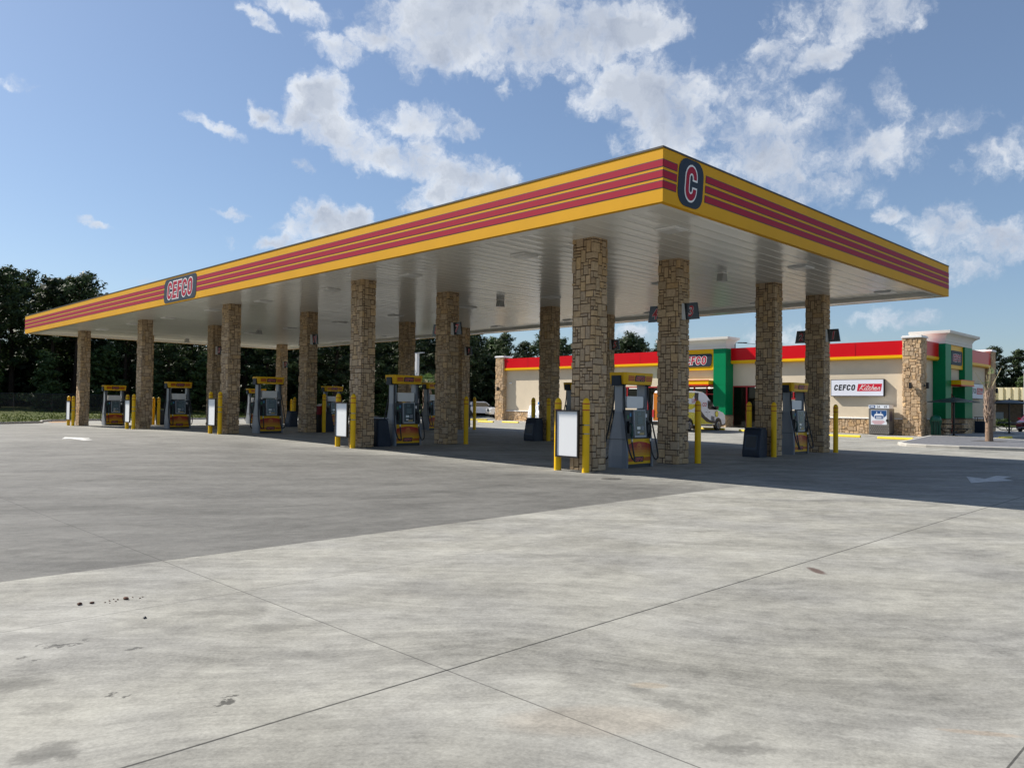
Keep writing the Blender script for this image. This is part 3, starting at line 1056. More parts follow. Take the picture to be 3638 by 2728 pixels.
# columns
variants = []
for k in range(4):
    b = MB()
    wx, wy, HC = .48, .625, 5.62
    b.mi = 1
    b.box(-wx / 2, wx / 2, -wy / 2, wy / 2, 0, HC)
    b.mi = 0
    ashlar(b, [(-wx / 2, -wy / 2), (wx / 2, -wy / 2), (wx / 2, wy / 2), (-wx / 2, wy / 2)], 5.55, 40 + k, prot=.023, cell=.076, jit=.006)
    variants.append(b)
col_src = [None] * 4
CN = ['column behind the white board', 'inner column left of the drive lane', 'inner column right of the drive lane', 'column at the store end']
for r, yy in enumerate(ROWY):
    for c, xx in enumerate(COLX):
        k = (r * 3 + c * 2 + (r * c) % 3) % 4
        lab = f'tan stone canopy {CN[c]} in the {RN[r]} pump row'
        if col_src[k] is None:
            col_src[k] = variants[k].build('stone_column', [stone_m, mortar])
            o = col_src[k]
        else:
            o = col_src[k].copy()
            COL.objects.link(o)
        o.location = (xx, yy, gz(xx, yy))
        o.scale = (1, 1, (ZD + .03 - gz(xx, yy)) / 5.55)
        tag(o, lab, 'column', 'stone columns under the canopy')

# bollards
def make_bollard():
    t = thing('bollard', '', 'bollard', group='yellow bollards guarding the pump islands')
    prof = [(.085, 0), (.085, 1.58)] + [(.085 * cos(a), 1.58 + .13 * sin(a)) for a in np.linspace(.12, pi / 2 - .02, 8)]
    MB().lathe(prof, 20).build('sleeve', bollard_y, t, smooth=True)
    for z in (1.42, 1.565):
        MB().lathe([(.0855, z), (.0872, z), (.0872, z + .022), (.0855, z + .022)], 20, caps=False).build('band', bollard_red, t)
    MB().lathe([(.088, 0), (.088, .01), (.086, .012)], 20).build('base_ring', bollard_y, t)
    return t


BX = [(1.65, .43), (6.42, .41), (10.78, .42), (15.42, .41)]
bol = make_bollard()
first = True
BN = ['outer', 'behind the first pump', 'in front of the second pump', 'at the store end']
for r, yy in enumerate(ROWY):
    for c, (xx, dy) in enumerate(BX):
        for sgn in (1, -1):
            side = 'far-side' if sgn > 0 else 'near-side'
            desc = [f'holding the white board, {side} post of the pair in the {RN[r]} row', f'{side} post between the inner stone column and drive lane, {RN[r]} row', f'{side} post beside the navy bin place facing the lane, {RN[r]} row', f'{side} post past the last stone column, {RN[r]} row'][c]
            lab = 'yellow bollard ' + desc
            o = bol if first else dup(bol)
            first = False
            o.location = (xx, yy + sgn * dy, gz(xx, yy + sgn * dy))
            o['label'] = lab

# blank sign boards on the outer bollards
def make_board():
    t = thing('sign_board', '', 'sign board', group='blank boards on the outer bollards')
    b = MB()
    w, z0, z1, f = .70, .33, 1.43, .035
    for a in ((-w / 2, w / 2, z0, z0 + f), (-w / 2, w / 2, z1 - f, z1), (-w / 2, -w / 2 + f, z0 + f, z1 - f), (w / 2 - f, w / 2, z0 + f, z1 - f)):
        b.box(-.03, .03, a[0], a[1], a[2], a[3])
    b.build('frame', board_frame, t)
    MB().box(-.008, .012, -w / 2 + f, w / 2 - f, z0 + f, z1 - f).build('panel', board_white, t)
    for z in (.89, 1.09):
        b = MB()
        b.box(.03, .05, -.46, .38, z - .012, z + .012)
        b.build('bracket', black_m, t)
        for dy in (-.46, .40):
            MB().lathe([(.0875, z - .01), (.0895, z - .01), (.0895, z + .01), (.0875, z + .01)], 18, (.135, dy, 0), caps=False).build('strap', strap_m, t)
    return t


brd = make_board()
for r, yy in enumerate(ROWY):
    o = brd if r == 0 else dup(brd)
    o.location = (1.515, yy + .02, gz(1.5, yy))
    o['label'] = ['largest blank white sign board in a dark frame, nearest row', 'blank white framed board left of the second row of pumps', 'blank white framed board in the middle row', 'narrow-looking blank white board in the fourth row', 'farthest blank white board by the leftmost stone column'][r]

# ------------------------------------------------------------------ pumps
def make_pump():
    t = thing('fuel_pump', '', 'fuel pump', group='fuel pumps under the canopy')
    W_, D_ = .90, .50
    MB().box(-.50, .50, -.25, .25, 0, .085).build('kick_plate', pump_dark, t)
    b = MB()
    b.box(-.50, .50, -.20, .20, .085, 1.44)
    b.box(-.50, .50, -.225, .225, .72, .76)
    b.build('cabinet', pump_dark, t)
    for sx in (-1, 1):
        # flared side panel, wide at the foot
        b = MB()
        rings = []
        for z, hd, ax, bx in ((0, .285, .495, .575), (.3, .29, .495, .585), (.72, .265, .495, .575), (1.36, .125, .47, .55), (1.40, .11, .46, .54)):
            rings.append([(sx * ax, -hd, z), (sx * (bx - .02), -hd * .97, z), (sx * bx, -hd * .55, z), (sx * bx, hd * .55, z), (sx * (bx - .02), hd * .97, z), (sx * ax, hd, z)])
        b.loft(rings)
        sp = b.build('side_panel', pump_grey, t)
        MB().box(sx * .585 - .004, sx * .585 + .004, -.25, .25, .705, .715).build('seam', pump_dark, sp)
        b = MB()
        b.box(min(sx * .40, sx * .53), max(sx * .40, sx * .53), -.12, .12, 1.36, 2.09)
        for k in range(4):
            u = sx * (.42 + .03 * k)
            b.box(u - .006, u + .006, -.128, .128, 1.40, 2.08)
        b.build('upright', pump_grey2, t)
        MB().box(min(sx * .42, sx * .645), max(sx * .42, sx * .645), -.14, .14, 2.04, 2.29).build('hose_housing', slate, t)
    # valance
    b = MB()
    rings = []
    for z, hx, hy in ((2.075, .585, .25), (2.09, .59, .255), (2.35, .625, .275), (2.37, .615, .268)):
        rings.append([(-hx, -hy * .8, z), (-hx + .08, -hy, z), (hx - .08, -hy, z), (hx, -hy * .8, z), (hx, hy * .8, z), (hx - .08, hy, z), (-hx + .08, hy, z), (-hx, hy * .8, z)])
    b.loft(rings)
    val = b.build('valance', pump_yellow, t)
    for sg, Rr in ((-1, (1, 0, 0)), (1, (-1, 0, 0))):
        Rv = Vector(Rr)
        tilt = Vector((0, sg * .077, 1)).normalized()
        Oy = sg * .2665
        for a, c in ((-.49, -.24), (.24, .50)):
            b = MB()
            b.mi = 1
            b.flat([[(a, -.068), (c, -.068), (c, .068), (a, .068)]], (0, Oy, 2.225), Rr, tilt, .004)
            b.mi = 0
            for z in (-.045, 0, .045):
                b.flat([[(a, z - .016), (c, z - .016), (c, z + .016), (a, z + .016)]], (0, Oy, 2.225), Rr, tilt, .007)
            b.build('stripe_panel', [pump_red, pump_yellow], val)
        logo(val, (0, Oy, 2.225), Rr, tilt, .10, 'CEFCO', (.42, .155), r=.03, t=.2, lift=.008, mats=(flag_face, pm('pale_pink', (.55, .33, .36), .4), pump_red))
        # lower yellow door with printed red arch
        y_ = sg * .245
        b = MB()
        b.box(-.493, .493, min(y_, y_ * .8), max(y_, y_ * .8), .09, .715)
        door = b.build('lower_door', pump_yellow, t)
        b = MB()
        b.mi = 0
        n = 16
        lo, cols = .30, [pump_red, pm('pump_vermilion', (.40, .045, .010), .35), pm('pump_orange', (.48, .11, .012), .35), pm('pump_amber', (.58, .22, .012), .35), pm('pump_light_amber', (.64, .30, .012), .35)]
        xs_ = [-.488 + .976 * q / n for q in range(n + 1)]

        def top(x_):
            return .645 - .075 * (x_ / .488) ** 2
        for lv in range(5):
            b.mi = lv
            for q in range(n):
                xa, xb = xs_[q], xs_[q + 1]
                fa = [lo + (top(x_) - lo) * (1 - f) for x_, f in ((xa, lv / 5), (xb, lv / 5), (xb, (lv + 1) / 5), (xa, (lv + 1) / 5))]
                b.flat([[(xa, fa[3]), (xb, fa[2]), (xb, fa[1]), (xa, fa[0])]], (0, y_, 0), Rr, ZU, .004)
        b.build('arch_print', cols, door)
        b = MB()

        def ann(r0, r1, off):
            for q in range(24):
                a0, a1 = 2 * pi * q / 24, 2 * pi * (q + 1) / 24
                p = [(r0 * cos(a0), r0 * sin(a0)), (r1 * cos(a0), r1 * sin(a0)), (r1 * cos(a1), r1 * sin(a1)), (r0 * cos(a1), r0 * sin(a1))]
                b.flat([p if r0 else p[1:]], (0, y_, .515), Rr, ZU, off)
        b.mi = 0
        ann(.077, .098, .007)
        ann(0, .066, .007)
        b.mi = 1
        ann(.066, .077, .007)
        b.mi = 1
        for q in (-1, 0, 1):
            b.flat([stroke([(q * .03 + .014 * cos(a), .02 * sin(a)) for a in np.linspace(.6, 5.6, 8)], .005)[i] for i in range(7)], (0, y_, .515), Rr, ZU, .010)
        b.build('round_emblem', [pump_gold, pump_red], door)
        for a, c in ((-.488, -.21), (.21, .488)):
            b = MB()
            b.mi = 1
            b.flat([[(a, .158), (c, .158), (c, .252), (a, .252)]], (0, y_, 0), Rr, ZU, .005)
            b.mi = 0
            for z in (.175, .205, .235):
                b.flat([[(a, z - .011), (c, z - .011), (c, z + .011), (a, z + .011)]], (0, y_, 0), Rr, ZU, .008)
            b.build('stripe_panel', [pump_red, pump_yellow], door)
        logo(door, (0, y_, .205), Rr, ZU, .09, 'CEFCO', (.38, .14), r=.03, t=.2, lift=.009, mats=(flag_face, pm('pale_pink', (.5, .3, .33), .4), pump_red))
        # card reader panel
        b = MB()
        b.prism([(-.21, .755), (.28, .755), (.28, 1.44), (-.21, 1.44)], lambda u, z, w: Rv * u + Vector((0, sg * ((.275 - .055 * (z - .755)) if w else .19), z)), 0, 1)
        pan = b.build('card_panel', pm('panel_frame_grey', (.40, .42, .45), .4), t)
        til = Vector((0, sg * -.055, 1)).normalized()

        def patch(nm, a, c, z0, z1, mt, off=.006):
            bb = MB()
            yq = sg * (.275 - .055 * (z0 - .755))
            bb.flat([[(a, 0), (c, 0), (c, z1 - z0), (a, z1 - z0)]], (0, yq, z0), Rr, til, off)
            return bb.build(nm, mt, pan)
        patch('face_plate', -.185, .255, .80, 1.42, screen_m, .003)
        patch('price_display', -.06, .08, 1.30, 1.38, screen_l)
        patch('screen', -.08, .14, 1.08, 1.26, screen_l)
        patch('keypad', -.02, .18, .815, .87, keypad_m)
        patch('card_slot', -.11, .03, .95, 1.02, steel)
        patch('printer_slot', .07, .18, .93, 1.04, pump_grey)
        patch('sticker', -.10, .0, .85, .90, paper_m)
        for k, (a, mt, z) in enumerate(((-.44, green_tag, 1.22), (-.34, blue_tag, 1.27), (.33, paper_m, 1.25))):
            b = MB()
            b.flat([[(a, 0), (a + .07, 0), (a + .07, .09), (a, .09)]], (0, sg * .20, z), Rr, ZU, .004)
            b.build('grade_label', mt, t)
        # white topper plate
        b = MB()
        b.prism(rrect(.70, .30, .05, 5, 0, 1.63), lambda u, z, w: Rv * u + Vector((0, sg * (.10 + .02 * w), z)), 0, 1)
        b.build('topper_plate', white_p, t)
        # nozzles and hoses
        for u in (-.37, .41):
            b = MB()
            P = Rv * u
            b.box(P.x - .05, P.x + .05, min(sg * .20, sg * .25), max(sg * .20, sg * .25), .86, 1.16)
            b.build('nozzle_boot', rubber, t)
            b = MB()
            b.tube(bez([P + Vector((0, sg * .25, 1.10)), P + Vector((0, sg * .30, 1.06)), P + Vector((0, sg * .315, .95)), P + Vector((0, sg * .30, .80)), P + Vector((0, sg * .30, .70))], 4), [.022] * 9 + [.03] * 4 + [.018] * 4, 8)
            nz = b.build('nozzle', nozzle_g if u < 0 else rubber, t, smooth=True)
            MB().lathe([(.019, .64), (.024, .65), (.024, .71), (.019, .72)], 10, (P.x, sg * .30, 0)).build('swivel', steel, nz)
            e = -1 if u < 0 else 1
            b = MB()
            b.tube(bez([Rv * (e * .50) + Vector((0, sg * .14, 2.10)), Rv * (e * .515) + Vector((0, sg * .17, 1.6)), Rv * (e * .58) + Vector((0, sg * .26, 1.0)), Rv * (e * .60) + Vector((0, sg * .36, .55)), Rv * (e * .55) + Vector((0, sg * .44, .27)), Rv * (u * .6 + e * .2) + Vector((0, sg * .43, .20)), Rv * (u * 1.0) + Vector((0, sg * .36, .36)), P + Vector((0, sg * .30, .66))], 6), .021, 7)
            b.build('hose', rubber, t, smooth=True)
    return t


pump = make_pump()
PX = [3.95, 13.0]
for r, yy in enumerate(ROWY):
    for c, xx in enumerate(PX):
        o = pump if (r == 0 and c == 0) else dup(pump)
        o.location = (xx, yy, gz(xx, yy))
        o['label'] = f'yellow-topped fuel pump, {["first", "second"][c]} in the {RN[r]} row, ' + (['beside the largest white board', 'left of the last stone column', 'right of a navy bin', 'behind the nearest stone column', 'right of the white framed board', 'beyond a bollard', 'second from the left', 'half hidden among far columns', 'leftmost of all', 'behind the far stone columns'][r * 2 + c])

# ------------------------------------------------------------------ bins
def make_bin():
    t = thing('service_bin', '', 'bin', group='navy bins on the pump islands')
    t.scale = (.92, .92, .94)
    P = [(-.30, 0), (.24, 0), (.26, .04), (.26, .86), (.22, .93), (-.12, .95), (-.18, .90), (-.33, .12)]
    b = MB()
    rings = []
    for y_, k in ((-.31, .94), (-.28, .99), (-.2, 1.), (.2, 1.), (.28, .99), (.31, .94)):
        rings.append([(-.02 + (u + .02) * k, y_, .45 + (z - .45) * k if z > .05 else z) for u, z in P])
    b.loft(rings)
    b.build('bin_body', navy, t, smooth=True)
    sl = Vector((.15, 0, .78)).normalized()
    Rr = Vector((0, -1, 0))
    Oc = Vector((-.262, 0, .48))
    MB().flat([rrect(.46, .50, .05)], Oc, Rr, sl, .014).build('opening_rim', pm('navy_rim', (.02, .035, .06), .5), t)
    MB().flat([rrect(.36, .38, .03, cy=.02)], Oc, Rr, sl, .019).build('opening', black_m, t)
    MB().box(-.20, .24, -.285, .285, .925, .965).build('lid', navy, t)
    return t


sb = make_bin()
first = True
for (xx, yy, rz, lab) in [(10.38, 3.6, 0, 'navy bin with open front between two yellow bollards, nearest row'), (2.95, 13.1, pi, 'navy bin seen from the side, right of the second board column'), (10.38, 13.1, 0, 'navy bin with black opening between two bollards, second row'), (6.75, 22.62, pi, 'navy bin behind a bollard right of the middle inner column'), (10.38, 32.1, 0, 'small far navy bin with pale front and two bollards behind'), (6.75, 32.1, pi, 'dark bin beside the leftmost pump but one'), (6.75, 41.6, pi, 'farthest navy bin near the wood')]:
    o = sb if first else dup(sb)
    first = False
    o.location = (xx, yy, gz(xx, yy))
    o.rotation_euler = (0, 0, rz)
    o['label'] = lab

# windshield service post (red top, paper towels) and white pipe
t = thing('towel_dispenser', 'slim black and red service post with white paper on top', 'service post', (6.27, 22.45, gz(6.27, 22.45)))
MB().box(-.11, .11, -.11, .11, 0, .78).build('post', black_m, t)
MB().box(-.12, .12, -.12, .12, .78, 1.16).build('red_box', pm('dispenser_red', (.22, .006, .022), .35), t)
b = MB()
b.loft([[(-.1, -.1, 1.16), (.1, -.1, 1.16), (.1, .1, 1.16), (-.1, .1, 1.16)], [(-.11, -.12, 1.2), (.13, -.12, 1.25), (.13, .1, 1.26), (-.11, .1, 1.2)]])
b.build('paper_towels', paper_m, t)
t = thing('towel_dispenser', 'slim black service post beside the last column of the middle row', 'service post', (15.3, 22.6, gz(15.3, 22.6)))
MB().box(-.11, .11, -.11, .11, .12, 1.30).build('post', black_m, t)
MB().box(-.05, .05, -.05, .05, 0, .12).build('foot', steel, t)
MB().box(-.12, .12, -.12, .12, 1.30, 1.33).build('cap', paper_m, t)
t = thing('vent_pipe', 'short white pipe standing behind the leftmost but one column', 'pipe', (6.35, 32.25, gz(6.35, 32.2)))
MB().lathe([(.055, 0), (.055, .25), (.075, .26), (.075, .33), (.05, .34), (.05, .9)], 12).build('pipe', pipe_w, t)
MB().lathe([(.054, .86), (.054, .93), (.03, .95)], 12).build('cap', green_tag, t)

# pump numbers
def flag(num, xx, yy, side):
    t = thing('pump_number_sign', '', 'number sign', (xx, yy + side * .34, gz(xx, yy) + 3.86), group='pump number signs on the columns')
    s = side
    b = MB()
    # trapezoid plate, wider at the foot, standing off the column
    pl = [(.07, 0), (.47, 0), (.40, .44), (.02, .44)]
    pts = [(a * s, z) for a, z in pl]
    b.prism(pts if s < 0 else pts[::-1], lambda u, z, w: Vector((-.03 + .05 * w, u, z)), 0, 1)
    b.build('plate', flag_face, t)
    MB().box(-.02, .02, min(s * -.03, s * .09), max(s * -.03, s * .09), 0, .44).build('bracket_box', white_p, t)
    b = MB()
    b.box(-.12, -.02, min(0, s * .012), max(0, s * .012), 0.005, .435)
    b.build('return_panel', white_p, t)
    O = (-.03, s * .235, .22)
    MB().flat(txt(num, .29, .16, .055, .85), O, YL, ZU, .003).build('number_outline', pm('flag_pink', (.78, .66, .68), .4), t)
    MB().flat(txt(num, .29, .16, .012, .85), O, YL, ZU, .006).build('number', flag_red, t)
    t['label'] = f'black pump number sign {num} on the {RN[ROWY.index(yy)]} row ' + ('store-end' if xx > 10 else 'inner') + ' column'


for r, yy in enumerate(ROWY):
    flag(str(4 * r + 3), COLX[1], yy, -1)
    flag(str(4 * r + 1), COLX[3], yy, -1)
    flag(str(4 * r + 4), COLX[1], yy, 1)
    flag(str(4 * r + 2), COLX[3], yy, 1)

# canopy lights and speaker boxes
def make_light():
    t = thing('canopy_light', '', 'ceiling light', group='flat lights in the canopy ceiling')
    MB().loft([[(-.28, -.28, 0), (.28, -.28, 0), (.28, .28, 0), (-.28, .28, 0)], [(-.25, -.25, -.035), (.25, -.25, -.035), (.25, .25, -.035), (-.25, .25, -.035)]]).build('housing', white_p, t)
    MB().box(-.17, .17, -.17, .17, -.045, -.0352).build('lens', pm('light_lens', (.8, .8, .78), .3), t)
    return t


cl_ = make_light()
first = True
for r, yy in enumerate(ROWY):
    for dy in (-2.1, 2.5):
        for c, xx in enumerate((2.55, 9.0, 15.42)):
            if yy + dy > CL - .9:
                continue
            o = cl_ if first else dup(cl_)
            first = False
            o.location = (xx, yy + dy, ZD - .004)
            o['label'] = f'square unlit canopy light {["along the left edge", "on the centre line", "along the store side"][c]}, {["near", "far"][dy > 0]} side of the {RN[r]} pump row'


def make_speaker():
    t = thing('ceiling_speaker', '', 'speaker', group='small boxes hanging under the canopy')
    MB().box(-.13, .13, -.1, .1, -.04, 0).build('bracket', white_p, t)
    MB().loft([[(-.15, -.09, -.26), (.15, -.09, -.26), (.15, .09, -.26), (-.15, .09, -.26)], [(-.10, -.1, -.04), (.10, -.1, -.04), (.10, .1, -.04), (-.10, .1, -.04)]]).build('speaker_box', pm('pale_grey_box', (.42, .42, .41), .4), t)
    return t


sp_ = make_speaker()
for i, yy in enumerate((13.0, 3.6, 22.6, 32.2, 41.9)):
    o = sp_ if i == 0 else dup(sp_)
    o.location = (8.35, yy, ZD - .002)
    o['label'] = f'grey speaker box hanging mid-canopy above the {RN[ROWY.index(min(ROWY, key=lambda q: abs(q - yy)))]} pump row'

# ================================================================== STORE
SX, SY0, SY1, SD = 38.46, 7.95, 43.9, 54.0       # front wall plane, side wall planes, depth
ST = thing('convenience_store', 'cream stucco convenience store with red band, stone piers and green entrances', 'store', (SX, 26, 0))


def sl(x, y, z):
    return (x - SX, y - 26, z)


class SB(MB):
    """mesh written in world coordinates, stored relative to the store"""
    def vert(s, p):
        return MB.vert(s, sl(*p))


# walls with real openings on the front: list of (y0, y1, z0, z1)
TOW = (20.15, 25.45)
OPEN = [(17.75, 20.22, -.1, 3.03), (14.1, 16.6, 2.1, 3.03), (26.0, 27.55, -.1, 3.03), (27.6, 31.0, 2.12, 3.03), (21.3, 24.3, -.1, 3.03)]


def wall_strips(b, y0, y1, z0, z1, opens, xa, xb):
    ys = sorted(set([y0, y1] + [q for o in opens for q in o[:2] if y0 < q < y1]))
    for a, c in zip(ys[:-1], ys[1:]):
        zs = [(z0, z1)]
        for o in opens:
            if o[0] <= a + 1e-6 and o[1] >= c - 1e-6:
                zs = [s_ for (p, q) in zs for s_ in ((p, max(p, min(q, o[2]))), (min(q, max(p, o[3])), q)) if s_[1] - s_[0] > .01]
        for p, q in zs:
            b.box(xa, xb, a, c, p, q)


b = SB()
wall_strips(b, SY0, SY1, -.25, 5.5, OPEN, SX, SX + .25)
b.build('wall', stucco, ST)
SDOOR = (42.75, 45.4, -.2, 2.6)
b = SB()
b.box(SX, 42.75, SY0, SY0 + .2, -.25, 5.5)
b.box(45.4, SD, SY0, SY0 + .2, -.25, 5.5)
b.box(42.75, 45.4, SY0, SY0 + .2, 2.6, 5.5)
b.build('wall', stucco, ST)
b = SB()
b.box(SX, SD, SY1 - .2, SY1, -.25, 5.5)
b.box(SD - .2, SD, SY0, SY1, -.25, 5.5)
b.build('wall', stucco, ST)
b = SB()
b.box(SX + .3, SD - .3, SY0 + .3, SY1 - .3, 5.2, 5.3)
b.build('roof', roofing, ST)
# interior
b = SB()
b.box(SX + .25, SD - .2, SY0 + .2, SY1 - .2, -.12, -.06)
b.box(SX + .26, SD - .25, SY0 + .2, SY1 - .25, 3.3, 3.4)
b.box(47.5, 47.6, SY0 + .2, SY1 - .2, -.1, 3.4)
b.build('interior', interior_m, ST)
b = SB()
rnd = random.Random(8)
for k in range(12):
    y_ = 10 + 2.6 * k
    b.box(41.5, 46.5, y_, y_ + .5, -.06, rnd.uniform(1.2, 1.9))
b.box(39.6, 39.9, 28, 40, -.06, 1.5)
b.build('shelves', shelf_m, ST)
b = SB()
for y_ in (11, 15, 18.7, 22.6, 24.2, 27.0, 30):
    b.box(40.6, 40.9, y_ - .9, y_ + .9, 2.93, 2.99)
b.build('strip_light', tube_m, ST)

# roof band with yellow foot
for a, c in ((8.55, TOW[0] + .3), (TOW[1] - .3, 43.26)):
    rb, yb, seams = SB(), SB(), SB()
    rb.prism([(SX, 4.82), (38.13, 4.82), (38.12, 5.70), (SX, 5.70)], lambda u, z, w: (u, w, z), a, c)
    yb.prism([(SX, 4.60), (38.20, 4.60), (38.10, 4.66), (38.10, 4.82), (SX, 4.82)], lambda u, z, w: (u, w, z), a, c)
    y_ = a + 2.9
    while y_ < c:
        seams.box(38.112, 38.12, y_ - .006, y_ + .006, 4.83, 5.69)
        y_ += 3.05
    rbo = rb.build('red_band', store_red, ST)
    yb.build('yellow_band', store_yel, ST)
    seams.build('seam', win_red, rbo)
for a, c in ((39.05, 42.0), (47.0, 53.3)):
    rb, yb = SB(), SB()
    rb.prism([(SY0, 4.82), (7.60, 4.82), (7.59, 5.70), (SY0, 5.70)], lambda u, z, w: (w, u, z), a, c)
    yb.prism([(SY0, 4.60), (7.66, 4.60), (7.56, 4.66), (7.56, 4.82), (SY0, 4.82)], lambda u, z, w: (w, u, z), a, c)
    rb.build('red_band', store_red, ST)
    yb.build('yellow_band', store_yel, ST)
b = SB()
b.box(SX + .02, SD, SY0 + .02, SY1 - .02, 5.5, 5.66)
b.build('parapet_cap', white_p, ST)

# stone piers at the corners
def pier(x0, x1, y0, y1, h, seed, z0=-.15):
    b = MB()
    b.v = []
    m_ = .035
    cx, cy = (x0 + x1) / 2, (y0 + y1) / 2
    hx, hy = (x1 - x0) / 2 - m_, (y1 - y0) / 2 - m_
    b.mi = 1
    b.box(-hx, hx, -hy, hy, 0, h)
    b.mi = 0
    ashlar(b, [(-hx, -hy), (hx, -hy), (hx, hy), (-hx, hy)], h, seed, prot=.05, cell=.09, jit=.012)
    o = b.build('stone_pier', [stone_sunlit, mortar_l], ST, loc=sl(cx, cy, z0))
    c = MB()
    c.box(-hx - .09, hx + .09, -hy - .09, hy + .09, h, h + .10)
    c.box(-hx - .05, hx + .05, -hy - .05, hy + .05, h + .10, h + .14)
    c.build('pier_cap', white_p, o)
    return o


pier(38.0, 39.07, 7.53, 8.58, 5.98, 1)
pier(38.0, 39.07, 43.26, 44.3, 5.98, 2)
pier(53.2, 54.3, 7.53, 8.6, 5.98, 3)
# stone wainscot on the front and side
def wains(pts, h, seed, z0=-.15):
    b = MB()
    b.mi = 1
    n = len(pts)
    for k in range(n - 1):
        (a, c), (d, e) = pts[k], pts[k + 1]
        b.poly([sl(a, c, z0), sl(d, e, z0), sl(d, e, z0 + h), sl(a, c, z0 + h)])
    b.mi = 0
    k0 = len(b.v)
    ashlar(b, pts, h, seed, prot=.05, cell=.09, jit=.012, closed=False)
    for i in range(k0, len(b.v)):
        p = b.v[i]
        b.v[i] = (p[0] - SX, p[1] - 26, p[2] + z0)
    w = b.build('stone_wainscot', [stone_sunlit, mortar_l], ST)
    c = MB()
    for k in range(n - 1):
        (a, e), (d, g_) = pts[k], pts[k + 1]
        dv = Vector((d - a, g_ - e, 0)).normalized()
        nn = Vector((dv.y, -dv.x, 0)) * .075
        A, B = Vector(sl(a, e, 0)), Vector(sl(d, g_, 0))
        c.loft([[A + nn + Vector((0, 0, z0 + h)), B + nn + Vector((0, 0, z0 + h)), B + Vector((0, 0, z0 + h)), A + Vector((0, 0, z0 + h))],
                [A + nn + Vector((0, 0, z0 + h + .05)), B + nn + Vector((0, 0, z0 + h + .05)), B + Vector((0, 0, z0 + h + .07)), A + Vector((0, 0, z0 + h + .07))]])
    c.build('sill_course', white_p, w)


f_ = SX - .012
wains([(f_, 17.7), (f_, 8.6)], 1.05, 11)
wains([(f_, 43.24), (f_, 27.6)], 1.05, 12)
wains([(39.08, SY0 - .012), (41.48, SY0 - .012)], 1.05, 13)
wains([(47.2, SY0 - .012), (53.18, SY0 - .012)], 1.05, 14)

# windows: frame, mullions, pane
def window(y0, y1, z0, z1, mull, name='window', bar=None):
    b = SB()
    f = .085
    xa, xb = SX - .03, SX + .09
    b.box(xa, xb, y0, y1, z1 - f, z1)
    b.box(xa, xb, y0, y1, max(z0, -.1), max(z0, -.1) + f)
    zl, zh = max(z0, -.1) + f, z1 - f
    for q in [y0 + f / 2, y1 - f / 2] + mull:
        b.box(xa + .004, xb - .004, q - f / 2, q + f / 2, zl, zh)
    if bar:
        b.box(xa + .01, xb - .01, y0 + f, y1 - f, bar - .04, bar + .04)
    w = b.build(name, win_red, ST)
    p = SB()
    p.poly([(SX + .03, y1 - f, zl), (SX + .03, y0 + f, zl), (SX + .03, y0 + f, zh), (SX + .03, y1 - f, zh)])
    p.build('pane', store_glass, w)
    return w


window(17.75, 20.22, -.1, 3.03, [19.1])
window(14.1, 16.6, 2.1, 3.03, [15.65, 14.85])
window(26.0, 27.55, -.1, 3.03, [])
window(27.6, 31.0, 2.12, 3.03, [28.36, 29.49])
window(21.3, 24.3, -.1, 3.03, [22.28, 23.35], 'entrance_door', 2.45)

